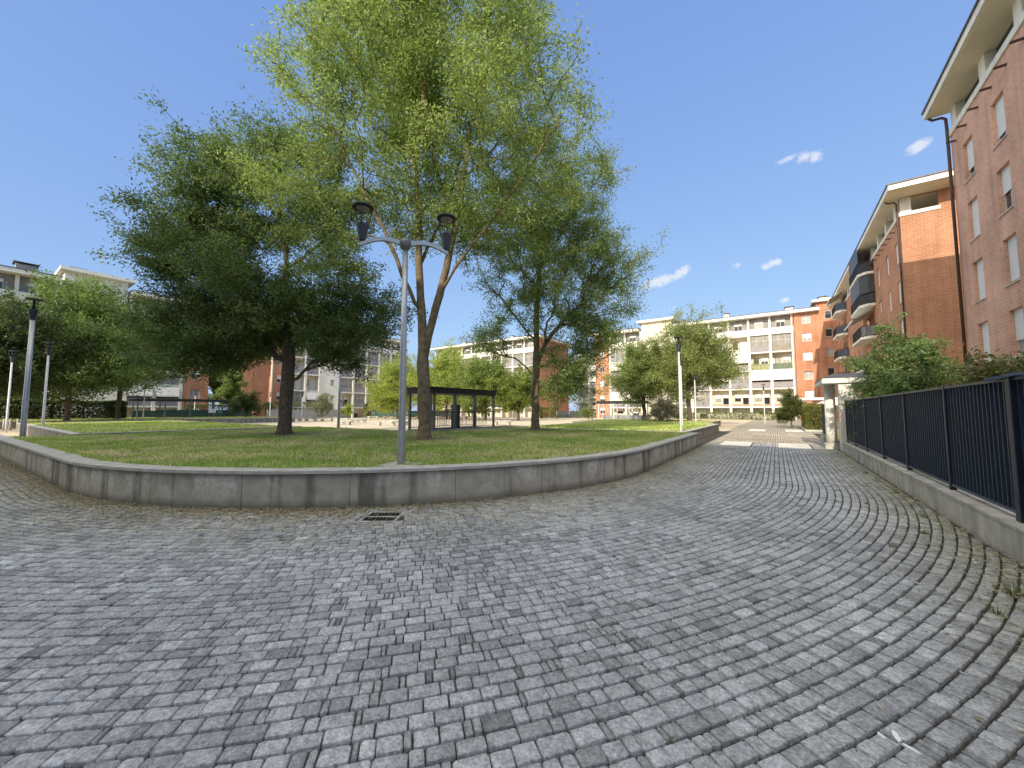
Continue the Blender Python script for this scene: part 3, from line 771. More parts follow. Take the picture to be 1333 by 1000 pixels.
    D = PD[idx] * .6 + r_.normal(0, .75, (nl, 3)); D[:, 2] -= .35; D /= np.linalg.norm(D, axis=1)[:, None] + 1e-9
    L = leaf[0] * r_.uniform(.65, 1.3, nl); W = leaf[1] * r_.uniform(.65, 1.3, nl)
    tipc = r_.uniform(0, 1, len(P)); mixv = np.clip(tipc[idx] * .7 + r_.uniform(0, 1, nl) * .45, 0, 1)[:, None]
    col = (np.array(cols[0]) * (1 - mixv) + np.array(cols[1]) * mixv) * r_.uniform(.75, 1.25, nl)[:, None]
    me = leaf_mesh(parts[1], C, D, L, W, col)
    link(bpy.data.objects.new(parts[1], me), root)
    return root

RV = np.array([.824, .566, 0]); FV = np.array([-.566, .824, 0])
def rp(r, z, f=0.): return tuple(RV * r + FV * f + np.array([0, 0, z]))
def re_(r, z, rr, rz, f=0., w=1., rf=None):
    c = RV * r + FV * f; return (c[0], c[1], z, rr, rr if rf is None else rf, rz, w)
# tall ash in the middle
make_tree('ash_tree', 'tallest airy light green tree with forked trunk in the middle of the lawn', 'tree', (-10.04, 9.26, ZL),
    [[rp(0, 0), rp(-.03, 1.6), rp(-.1, 3.2), rp(-.2, 5.0), rp(-.25, 7.2), rp(-.45, 9.6), rp(-.8, 12.5), rp(-.6, 15.4)],
     [rp(-.08, 2.9), rp(.25, 4.2), rp(.7, 6.0), rp(1.05, 7.8), rp(1.35, 9.8), rp(1.7, 12.4), rp(2.1, 15.2)],
     [rp(-.15, 4.4), rp(-.75, 5.6, -.3), rp(-1.35, 7.2, -.6), rp(-2.4, 9.2, -.8), rp(-3.4, 11.2, -.9)],
     [rp(.5, 5.2), rp(1.4, 6.3, -.5), rp(2.4, 7.4, -.9), rp(3.6, 9.0, -1.1), rp(4.6, 10.6, -1.2)],
     [rp(1.0, 7.5), rp(.4, 9.4, -.8), rp(.1, 11.6, -1.5), rp(0, 14, -2)],
     [rp(-.2, 6.2), rp(.2, 8.2, 1.2), rp(.6, 10.8, 2.3), rp(.9, 13.5, 3)],
     [rp(1.3, 9.4), rp(2.3, 11.0, .8), rp(3.4, 13.0, 1.2)]],
    .21, [re_(-.2, 12.2, 4.9, 6.2, 0, 1.0), re_(2.2, 10.6, 3.8, 4.2, 0, .5), re_(-2.6, 9.4, 3.4, 3.6, -.3, .42), re_(0.2, 16.4, 3.9, 3.0, 0, .75), re_(1.8, 14.2, 4.2, 3.6, 0, .4), re_(-1.0, 14.2, 3.1, 3.6, 0, .36)],
    3300, 66, (.128, .043), .40, [(.135, .200, .050), (.38, .46, .145)], 11, 'bark_light', bf=.24, droop=.5, shell=.32, taper=.80, clump=.5)
# dark broad tree at left
make_tree('shade_tree', 'broad dark green tree left of the lamp post with dense low crown', 'tree', (-16.63, 7.75, ZL),
    [[rp(0, 0), rp(.03, 1.7), rp(.05, 3.6), rp(-.1, 5.2), rp(-.2, 7.4), rp(-.5, 9.6), rp(-.7, 12.2)],
     [rp(.05, 3.4), rp(1.0, 4.6, -.4), rp(2.0, 6.0, -.6), rp(2.9, 7.6, -.7)],
     [rp(0, 4.2), rp(-1.2, 5.4, -.3), rp(-2.6, 7.0, -.4), rp(-4.0, 8.8, -.5)],
     [rp(0, 2.9), rp(-1.4, 3.9, .3), rp(-3.2, 4.4, .5), rp(-4.8, 4.5, .6)],
     [rp(.05, 2.0), rp(.9, 2.6, -.3), rp(1.9, 2.95, -.5)],
     [rp(-.2, 6.8), rp(.8, 8.6, 1), rp(1.4, 11, 1.5)]],
    .25, [re_(-1.1, 8.4, 4.1, 4.5, .3, 1.0), re_(-.7, 11.4, 2.8, 2.9, .4, .42), re_(-4.3, 5.1, 2.3, 2.3, .6, .32), re_(-4.4, 7.9, 1.9, 2.4, .6, .32), re_(-3.1, 9.9, 2.0, 2.2, .4, .3), re_(2.7, 4.8, 2.3, 1.9, -.3, .26), re_(1.2, 5.2, 2.6, 2.0, 0, .3), re_(-1.5, 4.7, 2.7, 1.6, 0, .3), re_(-5.4, 3.9, 1.7, 1.1, .8, .2), re_(-3.2, 3.6, 1.6, .9, .4, .14)],
    2900, 80, (.140, .050), .42, [(.050, .095, .032), (.205, .270, .085)], 23, 'bark', bf=.27, droop=.3, shell=.36, clump=.5)
# slim tree at right
make_tree('slim_tree', 'slim green tree on the right of the lawn with drooping lower branches', 'tree', (-10.05, 16.7, ZL),
    [[rp(0, 0), rp(0, 2.2), rp(.08, 4.6), rp(.15, 7), rp(.35, 9.6), rp(.5, 12.2)],
     [rp(.02, 3.4), rp(.9, 4.9, -.3), rp(1.9, 6.0, -.4), rp(3.2, 7.0, -.5)],
     [rp(.05, 4.4), rp(-.9, 5.6, -.2), rp(-1.8, 6.8, -.3)],
     [rp(0, 2.9), rp(-1.0, 3.6, -.3), rp(-1.9, 3.8, -.4)],
     [rp(0, 3.0), rp(.9, 3.5, -.2), rp(1.7, 3.3, -.4), rp(2.3, 2.6, -.5)]],
    .20, [re_(1.0, 8.6, 3.5, 4.0, 0, 1.0), re_(3.0, 7.8, 2.5, 3.3, 0, .5), re_(.6, 12.2, 3.4, 3.0, 0, .7), re_(-1.2, 9.6, 2.4, 2.8, 0, .28), re_(1.9, 2.9, 1.3, 1.5, -.3, .22), re_(-1.9, 4.6, 1.5, 1.0, -.2, .16), re_(3.2, 4.8, 1.3, 1.2, 0, .16)],
    2200, 62, (.128, .043), .40, [(.105, .165, .046), (.33, .41, .13)], 35, 'bark_light', bf=.26, droop=.4, shell=.30, taper=.7, clump=.45)

# background trees: (name, label, loc, height, radius, colours, seed, tips)
def bgtree(name, label, x, y, z, h, r, trunk, cols, seed, tips=420, lpt=44, leaf=(.26, .125), rz=None, cz=None, bark='bark', group='trees around the square', rb=.2, parts=('trunk', 'crown'), extra=()):
    cz = cz if cz is not None else trunk + (h - trunk) * .52
    rz = rz or (h - trunk) * .52
    el = [re_(0, cz, r * .8, rz * .92, 0, 1.), re_(-r * .45, cz - rz * .2, r * .6, rz * .6, 0, .45), re_(r * .5, cz - rz * .1, r * .55, rz * .6, 0, .45), re_(0.1*r, cz + rz * .5, r * .5, rz * .5, 0, .3)] + list(extra)
    make_tree(name, label, 'shrub' if parts[0] == 'stem' else 'tree', (x, y, z), [[(0, 0, 0), (.05, .03, trunk * .6), (-.05, .05, max(trunk, .15)), (.1, 0, cz + rz * .2)]], rb, el, int(tips * 1.6), int(lpt * 1.25), leaf, .12 * r + .1, cols, seed, bark, group, parts, clump=.2 * r, tipr=.01)
GRN = [(.075, .130, .034), (.235, .305, .085)]
YGR = [(.180, .240, .045), (.42, .47, .11)]
DRK = [(.034, .056, .019), (.078, .110, .032)]
bgtree('leafy_tree', 'big bushy green tree at the far left behind the three lamp posts', -55.5, 6.2, .6, 13.4, 6.6, 1.7, GRN, 41, 760, 58)
bgtree('leafy_tree', 'dark leafy tree at the left frame edge behind the paler bushy crown', -52, 1.2, .6, 10.5, 4.6, 2.0, DRK, 42, 420, 46)
bgtree('leafy_tree', 'green tree with bare slim trunk in front of the white stair tower', -60, 10.4, .6, 10.8, 4.8, 2.9, [(.075, .125, .035), (.21, .265, .07)], 43, 360, 40)
bgtree('leafy_tree', 'pale green tree in the gap between the two left brick walls', -71, 24.6, .3, 8.6, 2.1, 1.4, [(.13, .19, .05), (.32, .37, .11)], 44, 260, 46)
bgtree('leafy_tree', 'deeper green tree in the gap between the left brick walls', -80.5, 25.6, .2, 13.5, 3.2, 2.4, GRN, 45, 300, 46)
bgtree('yellow_green_tree', 'sunny yellow green tree just left of the lamp post pole', -57.5, 46.5, 0, 11.0, 5.6, 1.3, YGR, 46, 560, 56, group='yellow green trees beyond the pergola')
bgtree('yellow_green_tree', 'tallest yellow green tree behind the dark pergola roof', -48.5, 50, 0, 12.2, 5.8, 1.5, YGR, 47, 600, 56, group='yellow green trees beyond the pergola')
bgtree('yellow_green_tree', 'yellow green tree behind the right end of the pergola', -38.5, 48.5, 0, 9.6, 5.2, 1.3, [(.10, .155, .035), (.26, .32, .08)], 48, 560, 56, group='yellow green trees beyond the pergola')
bgtree('yellow_green_tree', 'low yellow green tree just left of the slim tree trunk', -33.5, 50.5, 0, 7.6, 4.0, 1.2, [(.11, .16, .035), (.28, .33, .08)], 56, 420, 54, group='yellow green trees beyond the pergola')
bgtree('lane_tree', 'taller pale green tree before the far loggia block right of centre', -7.3, 42.2, .5, 10.8, 4.3, 1.7, [(.15, .19, .055), (.33, .37, .125)], 49, 620, 56, (.20, .08), group='trees by the lane')
bgtree('lane_tree', 'smaller pale green tree left of the taller lane side tree', -11.6, 41.6, .5, 8.3, 3.5, 1.6, [(.13, .18, .05), (.29, .345, .11)], 50, 480, 54, (.20, .08), group='trees by the lane')
SH = ('stem', 'foliage')
bgtree('bush', 'rounded dark green bush beside the left pergola', -63.5, 24.2, .6, 3.7, 2.2, .3, [(.035, .055, .016), (.10, .13, .03)], 51, 150, 50, (.16, .08), parts=SH, rb=.08, group='bushes around the square')
bgtree('olive_bush', 'silvery grey green olive bush right of the dark tree trunk', -58, 32.4, .2, 3.9, 2.0, .5, [(.15, .16, .09), (.26, .27, .16)], 52, 150, 50, (.13, .05), parts=SH, rb=.08, group='bushes around the square')
bgtree('sapling', 'small bright green sapling left of the green mesh fence', -55, 34.8, .1, 2.7, .9, .4, YGR, 53, 60, 36, (.14, .07), parts=SH, rb=.05, group='bushes around the square')
bgtree('flowering_bush', 'pale flowering bush under the lane side trees', -9.1, 39.0, .5, 2.0, 1.9, .15, [(.14, .16, .06), (.42, .38, .30)], 54, 170, 50, (.12, .07), parts=SH, rb=.05, group='bushes around the square')
bgtree('corner_bush', 'round green bush at the far end of the lane by the hedge', 1.1, 43.5, 0, 3.3, 1.35, .3, [(.05, .075, .018), (.14, .165, .04)], 55, 170, 50, (.13, .06), parts=SH, rb=.06, group='bushes around the square')
# garden shrubs behind the fence: upright leafy shoots
def shrub(label, x, y, h, r, seed, tips, cols=[(.065, .110, .035), (.215, .285, .095)], extra=()):
    el = [re_(0, h * .48, r, h * .42, 0, 1.), re_(0, h * .8, r * .45, h * .24, 0, .35), re_(-r * .6, h * .5, r * .5, h * .32, 0, .3), re_(r * .6, h * .55, r * .5, h * .36, 0, .35)] + list(extra)
    make_tree('garden_shrub', label, 'shrub', (x, y, 0), [[(0, 0, 0), (.02, .02, .4), (0, .05, h * .5)], [(0, 0, .2), (r * .3, .3, h * .45)], [(0, 0, .2), (-r * .3, -.2, h * .45)]],
              .07, el, tips, 42, (.105, .045), .20, cols, seed, 'bark', 'shrubs behind the fence', SH, clump=.22, tipr=.006, droop=.8)
shrub('glossy garden shrub overhanging the far half of the fence', 3.65, 19.6, 3.7, 1.15, 61, 420)
shrub('tallest glossy garden shrub rising above the middle of the fence', 3.35, 17.8, 4.45, 1.25, 62, 420)
shrub('glossy garden shrub with loose shoots nearest the brown downpipe', 3.6, 15.7, 3.95, 1.15, 63, 380)
shrub('sparse yellowish shrub above the near end of the fence', 3.45, 11.2, 2.75, .85, 64, 150, [(.09, .10, .03), (.20, .19, .075)])
shrub('low leafy shrub at the right frame edge behind the near fence', 3.6, 10.2, 2.85, .75, 65, 160, [(.06, .08, .02), (.15, .16, .05)])

def hedge(name, label, x0, x1, y0, y1, z0, z1, cols, n, leaf=(.11, .06), group='hedges around the square'):
    N_ = n
    P = rng.uniform(0, 1, (N_, 3)); face = rng.integers(0, 5, N_); e = np.abs(rng.normal(0, .05, N_))
    P[face == 0, 0] = e[face == 0]; P[face == 1, 0] = 1 - e[face == 1]; P[face == 2, 1] = e[face == 2]; P[face == 3, 1] = 1 - e[face == 3]; P[face == 4, 2] = 1 - e[face == 4]
    C = np.stack([x0 + P[:, 0]*(x1-x0), y0 + P[:, 1]*(y1-y0), z0 + P[:, 2]*(z1-z0)], 1) + rng.normal(0, .05, (N_, 3))
    bump = .12 * np.sin(C[:, 0]*2.1) * np.cos(C[:, 1]*1.7); C[:, 2] += bump * P[:, 2]
    D = rng.normal(0, 1, (N_, 3)); D /= np.linalg.norm(D, axis=1)[:, None]
    cl = .5 + .5*np.sin(C[:, 0]*3.3 + C[:, 2]*2.7)*np.sin(C[:, 1]*2.9 + C[:, 2]*4.1)
    mv = np.clip(cl*.6 + rng.uniform(0, .5, N_), 0, 1)[:, None]
    col = np.array(cols[0])*(1-mv) + np.array(cols[1])*mv
    cx, cy = (x0+x1)/2, (y0+y1)/2
    t = thing(name, label, 'hedge', (cx, cy, z0), 0, group)
    me = leaf_mesh('foliage', C - np.array([cx, cy, z0]), D, leaf[0]*rng.uniform(.7, 1.3, N_), leaf[1]*rng.uniform(.7, 1.3, N_), col)
    link(bpy.data.objects.new('foliage', me), t)
    b = MB()
    k = max(2, int(max(x1-x0, y1-y0) / .6))
    for i in range(k):
        f = (i + .5) / k
        px, py = (x0 + f*(x1-x0), cy) if x1-x0 > y1-y0 else (cx, y0 + f*(y1-y0))
        for q in range(4): b.tube([(px, py, z0), (px + random.uniform(-.15, .15), py + random.uniform(-.15, .15), z0 + (z1-z0)*.5), (px + random.uniform(-.3, .3), py + random.uniform(-.3, .3), z0 + (z1-z0)*.92)], [.025, .018, .008], 5)
    b.build('stem', M['bark'], t, (cx, cy, z0))
hedge('hedge', 'clipped yellow green hedge beside the far end of the lane', 1.9, 3.3, 37.0, 43, .12, 2.0, [(.09, .115, .025), (.24, .23, .06)], 9000, (.13, .07))
hedge('hedge', 'dark hedge at the left under the bushy tree', -66, -65, -2, 12, .6, 2.6, DRK, 30000, (.2, .11))
hedge('hedge', 'clipped light green hedge above the grey mesh fence by the brick wall', -70.5, -69.4, 29.5, 41, .2, 2.9, [(.08, .13, .02), (.19, .23, .05)], 9000, (.17, .1))
hedge('hedge', 'green hedge behind the left pergola', -72, -71, 19.6, 26.6, .2, 2.4, [(.05, .085, .02), (.13, .165, .04)], 5000, (.17, .1))
hedge('hedge', 'yellow green hedge beside the charcoal fence panel at the right tree', -39.6, -35.8, 67.5, 68.4, 0, 2.2, [(.10, .13, .03), (.23, .24, .07)], 4000, (.2, .12))
hedge('hedge', 'low leafy shrubs along the foot of the far loggia block', -15.5, 1.6, 77.0, 77.9, 0, 1.25, [(.08, .12, .035), (.24, .28, .10)], 9000, (.2, .11))
hedge('hedge', 'short green hedge behind the green mesh fence', -73, -72, 50, 56, 0, 2.9, [(.06, .1, .02), (.15, .19, .05)], 3500, (.2, .12))

# ------------------------------------------------------------------ buildings
class Facade:
    """s runs along the wall, d is depth into the building, z up"""
    def __init__(f, ox, oy, th): f.o = (ox, oy); f.th = R(th); f.c, f.s_ = round(math.cos(f.th), 6), round(math.sin(f.th), 6)
    def P(f, s, d, z): return (f.o[0] + s*f.c - d*f.s_, f.o[1] + s*f.s_ + d*f.c, z)
    def box(f, b, s0, s1, d0, d1, z0, z1):
        p, q = f.P(s0, d0, 0), f.P(s1, d1, 0)
        b.box(min(p[0], q[0]), max(p[0], q[0]), min(p[1], q[1]), max(p[1], q[1]), z0, z1)
    def quad(f, b, pts): b.add([f.P(*p) for p in pts], [tuple(range(len(pts)))])
    def wall(f, b, s0, s1, z0, z1, openings, depth=.22):
        S = sorted({s0, s1} | {v for o in openings for v in (o[0], o[1])}); Zs = sorted({z0, z1} | {v for o in openings for v in (o[2], o[3])})
        for i in range(len(S)-1):
            for j in range(len(Zs)-1):
                cs, cz = (S[i]+S[i+1])/2, (Zs[j]+Zs[j+1])/2
                if any(o[0] < cs < o[1] and o[2] < cz < o[3] for o in openings): continue
                f.quad(b, [(S[i], 0, Zs[j]), (S[i+1], 0, Zs[j]), (S[i+1], 0, Zs[j+1]), (S[i], 0, Zs[j+1])])
        for a, c, e, g in openings:
            f.quad(b, [(a, 0, e), (a, 0, g), (a, depth, g), (a, depth, e)]); f.quad(b, [(c, 0, g), (c, 0, e), (c, depth, e), (c, depth, g)])
            f.quad(b, [(a, 0, g), (c, 0, g), (c, depth, g), (a, depth, g)]); f.quad(b, [(c, 0, e), (a, 0, e), (a, depth, e), (c, depth, e)])

WCACHE = {}; WCURT = {}; WR = random.Random(5)
def window(parent, F, s, z, w, h, sh=0., d=.16, frame='frame', sill=True, name='window'):
    """casement window with pane, roller shutter and sill; local x along wall, y inward"""
    key = (round(w, 2), round(h, 2), round(sh, 2), frame, sill)
    if key not in WCACHE:
        fr = MB(); t = .06
        fr.box(0, t, 0, .06, 0, h); fr.box(w-t, w, 0, .06, 0, h); fr.box(t, w-t, 0, .06, 0, t); fr.box(t, w-t, 0, .06, h-t, h)
        if w > .9: fr.box(w/2-.035, w/2+.035, .004, .056, t, h-t)
        pn = MB().box(t, w-t, .03, .05, t, h-t)
        d_ = [fr.mesh('window', M[frame]), pn.mesh('pane', M['glass']), None, None]
        if sh > .02:
            sm = MB(); n = max(2, int(h*sh/.09)); y0 = -.035
            for i in range(n):
                za, zb = h - h*sh*i/n, h - h*sh*(i+1)/n
                sm.box(.02, w-.02, y0, -.004, zb + .004, za)
            d_[2] = sm.mesh('shutter', M['shutter'])
        if sill: d_[3] = MB().box(-.06, w+.06, -d-.05, -.002, -.05, -.002).mesh('sill', M['frame'])
        WCACHE[key] = d_
    me = WCACHE[key]; pl_ = Vector(parent.location)
    o = link(bpy.data.objects.new(name, me[0]), parent); o.location = Vector(F.P(s, d, z)) - pl_; o.rotation_euler = (0, 0, F.th)
    for k, nm in ((1, 'pane'), (2, 'shutter'), (3, 'sill')):
        if me[k]:
            c_ = link(bpy.data.objects.new(nm, me[k]), o)
            if k == 1 and WR.random() < .38:
                c_.data = WCURT.setdefault(key, me[k].copy()); c_.data.materials[0] = M['curtain']
    return o

def bld(name, label, x, y): return thing(name, label, 'building', (x, y, 0), 0, None)
def bpart(b, name, m, root): return b.build(name, m, root, tuple(root.location))

RAIL = {}
def railing(root, F, s0, s1, z, d, m, h=1.0, solid=True):
    b = MB()
    F.box(b, s0, s1, d, d+.05, z+h-.06, z+h)
    if solid: F.box(b, s0, s1, d+.012, d+.035, z+.06, z+h-.062)
    else:
        n = int((s1-s0)/.12)
        for i in range(n+1):
            s = s0 + (s1-s0)*i/n; F.box(b, s-.012 if i else s, s+.012 if i < n else s, d+.01, d+.035, z+.04, z+h-.062)
        F.box(b, s0, s1, d+.005, d+.045, z, z+.038)
    return bpart(b, 'railing', m, root)

FLOORS = [2.25, 5.4, 8.55, 11.7, 14.85]
def loggia(root, F, s0, n, pitch, content=None, floors=FLOORS, ztop=17.7, seed=1, depth=1.5):
    r = random.Random(seed); s1 = s0 + n*pitch
    bw = MB(); F.box(bw, s0, s1, depth, depth+.2, 0, ztop); bpart(bw, 'loggia_wall', M['cream'], root)
    for i in range(n+1):
        c = MB(); s = s0 + i*pitch; F.box(c, s-.19, s+.19, -.06, .34, 0, floors[-1]-.05); bpart(c, 'column', M['white'], root)
        c = MB(); F.box(c, s-.07, s+.07, .34, depth-.004, 0, floors[-1]-.3); bpart(c, 'partition', M['cream'], root)
        c = MB(); F.box(c, s-.17, s+.17, .02, .34, floors[-1]+.9, ztop); bpart(c, 'column', M['white'], root)
    for z in floors:
        c = MB(); F.box(c, s0+.002, s1-.002, -.02, depth-.004, z-.24, z); bpart(c, 'slab', M['white'], root)
    c = MB(); F.box(c, s0-.2, s1+.2, -.10, .016, floors[-1]-.02, floors[-1]+.9); bpart(c, 'parapet', M['white'], root)
    fl = [0] + list(floors[:-1])
    for k, z in enumerate(fl):
        for i in range(n):
            a, b_ = s0 + i*pitch + .2, s0 + (i+1)*pitch - .2
            ty = content(i, k) if content else None
            if ty is None: ty = r.choice(['screen', 'screen', 'open', 'awning', 'screen', 'rail']) if k else 'ground'
            H = (floors[k]) - z - .24
            if ty == 'ground':
                window(root, F, a + .8, z + .1 if i % 2 else z + .9, 1.2, H - .3 if i % 2 else 1.0, .5, depth - .07, 'brownframe', False); continue
            if k == 1 and ty in ('open', 'rail'):
                window(root, F, a + .35, z + .9, .95, 1.35, .55, depth - .07, 'brownframe', False); window(root, F, a + 1.6, z + .02, .9, 2.2, .3, depth - .07, 'brownframe', False)
                railing(root, F, a, b_, z, .06, M['rail_terra'], .42 if k == 1 else 1.); continue
            rm = {'screen': 'rail_grey', 'pebble': 'rail_pebble', 'green': 'rail_green', 'lime': 'rail_lime', 'awning': 'rail_grey', 'open': None, 'rail': 'rail_terra'}.get(ty, 'rail_grey')
            if rm: railing(root, F, a, b_, z, .06, M[rm], 1.02, ty != 'rail')
            if ty in ('screen', 'pebble'):
                g = MB(); F.box(g, a, b_, .30, .32, z + .0, z + H)
                bpart(g, 'screen', M['screen'], root)
                g = MB(); 
                for q in (a + .9, a + 1.9): F.box(g, q, q + .05, .27, .298, z + .02, z + H)
                F.box(g, a, b_, .262, .269, z + 1.9, z + 1.96)
                bpart(g, 'mullion', M['frame'], root)
            else:
                window(root, F, a + .35, z + .85, .8, 1.4, 0, depth - .07, 'brownframe', False); window(root, F, a + 1.45, z + .02, 1.05, 2.25, 1. if ty == 'open' else .3, depth - .07, 'frame', False)
            if ty == 'awning':
                g = MB(); zt = z + H - .03; F.quad(g, [(a, .02, zt), (b_, .02, zt), (b_, -.28, zt - 1.35), (a, -.28, zt - 1.35)])
                F.quad(g, [(a, -.28, zt - 1.35), (b_, -.28, zt - 1.35), (b_, -.28, zt - 1.55), (a, -.28, zt - 1.55)])
                bpart(g, 'awning', M['awning'], root)
    for i in range(n):                                           # attic glazing
        a, b_ = s0 + i*pitch + .2, s0 + (i+1)*pitch - .2
        g = MB(); F.box(g, a, b_, .55, .58, floors[-1], ztop); bpart(g, 'attic_screen', M['screen'], root)
        window(root, F, a + .7, floors[-1] + .9, 1.3, 1.3, .3, .48, 'frame', False)

def roof(root, x0, x1, y0, y1, z0, z1, over=1.1):
    b = MB().box(x0-over, x1+over, y0-over, y1+over, z0, z1); bpart(b, 'roof', M['white'], root)
    b = MB().box(x0-over-.05, x1+over+.05, y0-over-.05, y1+over+.05, z1+.003, z1+.09); bpart(b, 'roof_sheet', M['roof'], root)
def chimney(root, x, y, z, w=.8, h=.9, m='white'):
    c = MB().bevbox(x-w/2, x+w/2, y-w/2, y+w/2, z, z+h, .03); o = bpart(c, 'chimney', M[m], root)
    t = MB().box(x-w*.62, x+w*.62, y-w*.62, y+w*.62, z+h+.12, z+h+.2)
    for sx in (-1, 1):
        for sy in (-1, 1): t.box(x+sx*w*.4-.05, x+sx*w*.4+.05, y+sy*w*.4-.05, y+sy*w*.4+.05, z+h+.002, z+h+.118)
    link(bpy.data.objects.new('chimney_cap', t.mesh('chimney_cap', M['roof'], tuple(root.location))), o)
def antenna(root, x, y, z, h=3.2):
    a = MB().tube([(x, y, z), (x, y, z+h)], .025, 6)
    for k, zz in enumerate((h*.95, h*.72, h*.5)):
        L_ = (.9, .7, .9)[k]; a.tube([(x-L_/2, y-.2, z+zz), (x+L_/2, y+.2, z+zz)], .014, 5)
        for q in range(5):
            t = -L_/2 + L_*q/4; a.tube([(x+t-.12, y+t*.44+.28, z+zz), (x+t+.12, y+t*.44-.28, z+zz)], .009, 4)
    bpart(a, 'antenna', M['galv'], root)

def brick_shell(root, F, s0, s1, D, z1, ops, m='brick', side_ops=()):
    b = MB(); F.wall(b, s0, s1, -.05, z1, ops)
    F.quad(b, [(s0, 0, -.05), (s0, 0, z1), (s0, D, z1), (s0, D, -.05)]); F.quad(b, [(s1, 0, z1), (s1, 0, -.05), (s1, D, -.05), (s1, D, z1)])
    F.quad(b, [(s1, D, -.05), (s0, D, -.05), (s0, D, z1), (s1, D, z1)]); F.quad(b, [(s0, .3, z1-.002), (s1, .3, z1-.002), (s1, D, z1-.002), (s0, D, z1-.002)])
    return bpart(b, 'wall', M[m], root)

SILLS = [.8, 3.75, 6.7, 9.65, 12.6]
# --- nearest right hand block
B1 = bld('apartment_building', 'nearest red brick apartment block at the right with wide overhanging eave', 8, 22)
F1 = Facade(8, 28.6, -90)
ops = []; wins = []
shut = {(0, 4): .72, (1, 4): .80, (0, 3): .94, (1, 3): .55, (0, 2): .95, (1, 2): .93, (0, 1): .97, (1, 1): .66}
for c in range(4):
    s = 1.3 + c * 2.98
    for k, z in enumerate(SILLS):
        ops.append((s, s+1.08, z, z+1.9)); wins.append((s, z, shut.get((c, k), random.choice([.3, .6, .98]))))
brick_shell(B1, F1, 0, 13, 12, 15.75, ops)
for s, z, sh in wins: window(B1, F1, s, z, 1.08, 1.9, sh, .16)
b = MB(); F1.box(b, -.07, 13.05, -.07, .3, 15.752, 16.05); F1.box(b, -.07, .25, .302, 12, 15.752, 16.05); bpart(b, 'string_course', M['white'], B1)
for s in (.02, 3.35, 6.4, 9.4, 12.3):
    b = MB(); F1.box(b, s, s+.62, .05, .55, 16.052, 17.145); bpart(b, 'column', M['white'], B1)
    g = MB(); F1.box(g, s+.64, min(s+2.9, 12.95), .40, .44, 16.052, 17.145); bpart(g, 'attic_screen', M['darkscreen'], B1)
b = MB(); F1.box(b, .3, 12.9, 1.6, 11.8, 16.052, 17.14); bpart(b, 'attic_wall', M['cream'], B1)
b = MB(); b.box(7.13, 21, 14.6, 28.8, 17.17, 17.52); bpart(b, 'roof', M['white'], B1)
b = MB(); b.box(7.3, 20.8, 14.8, 28.66, 17.15, 17.167); bpart(b, 'soffit', M['soffit'], B1)
b = MB(); b.box(7.07, 21.1, 14.5, 28.86, 17.523, 17.62); bpart(b, 'roof_sheet', M['roof'], B1)
b = MB().tube([(7.3, 28.72, 17.14), (7.42, 28.7, 16.98), (7.75, 28.66, 16.95), (7.88, 28.62, 16.8), (7.89, 28.6, 16.2), (7.89, 28.58, 0)], .065, 10); bpart(b, 'downpipe', M['pipe'], B1)
for i in range(9):
    b = MB(); s = .55 + i*1.3; F1.box(b, s, s+.1, -.34, .02, 15.18, 15.24); bpart(b, 'drain_spout', M['pipe'], B1)
# --- second right hand block
B2 = bld('apartment_building', 'second brick apartment block along the lane with stacked balconies', 8, 57)
F2 = Facade(8, 75, -90)
ops = []; wins = []
ycols = [39.72, 42.65, 46.05, 57.2, 60.0, 62.6, 71.6, 73.4]
for c, y in enumerate(ycols):
    for k, z in enumerate(SILLS):
        s = 75 - y - .95; ops.append((s, s+.95, z, z+1.7)); wins.append((s, z, [.95, .97, .8, .98, .6, .3, .98, .5][(c*3+k*2) % 8]))
b = MB(); F2.wall(b, 0, 36.4, -.05, 15.75, ops)
FS = Facade(8, 38.6, 0)                                                # south end wall
FS.wall(b, 0, 12, -.05, 17.145, [(.0, 2.0, 15.75, 17.14)], .3)
F2.quad(b, [(0, 0, -.05), (0, 0, 15.75), (0, 12, 15.75), (0, 12, -.05)]); F2.quad(b, [(36.4, 12, -.05), (0, 12, -.05), (0, 12, 17.145), (36.4, 12, 17.145)])
bpart(b, 'wall', M['brick_mid'], B2)
for s, z, sh in wins: window(B2, F2, s, z, .95, 1.7, sh, .14)
b = MB(); F2.box(b, 0, 36.46, -.06, .3, 15.752, 16.02); FS.box(b, .302, 2.05, -.06, .3, 15.752, 16.02); bpart(b, 'string_course', M['white'], B2)
b = MB(); FS.box(b, .02, .62, .05, .55, 16.022, 17.145); bpart(b, 'column', M['white'], B2)
for i in range(12):
    s = 35.0 - i*3.0
    b = MB(); F2.box(b, s-.55, s, .05, .5, 16.022, 17.145); bpart(b, 'column', M['white'], B2)
    if i > 1: 
        g = MB(); F2.box(g, s+.02, s+2.4, .38, .42, 16.022, 17.145); bpart(g, 'attic_screen', M['darkscreen'], B2)
b = MB(); F2.box(b, .2, 32.5, 2.2, 11.8, 16.0, 17.14); bpart(b, 'attic_wall', M['cream'], B2)
b = MB(); F2.box(b, .0, 36.38, .05, 12, 15.6, 15.748); bpart(b, 'attic_floor', M['soffit'], B2)
b = MB(); b.box(7.13, 21, 36.8, 75.8, 17.17, 17.54); bpart(b, 'roof', M['white'], B2)
b = MB(); b.box(7.3, 20.8, 36.95, 75.6, 17.15, 17.167); bpart(b, 'soffit', M['soffit'], B2)
b = MB(); b.box(7.07, 21.1, 36.73, 75.9, 17.543, 17.63); bpart(b, 'roof_sheet', M['roof'], B2)
b = MB().tube([(7.3, 38.8, 17.14), (7.42, 38.75, 16.98), (7.75, 38.7, 16.95), (7.88, 38.68, 16.75), (7.88, 38.68, 0)], .06, 8); bpart(b, 'downpipe', M['pipe'], B2)
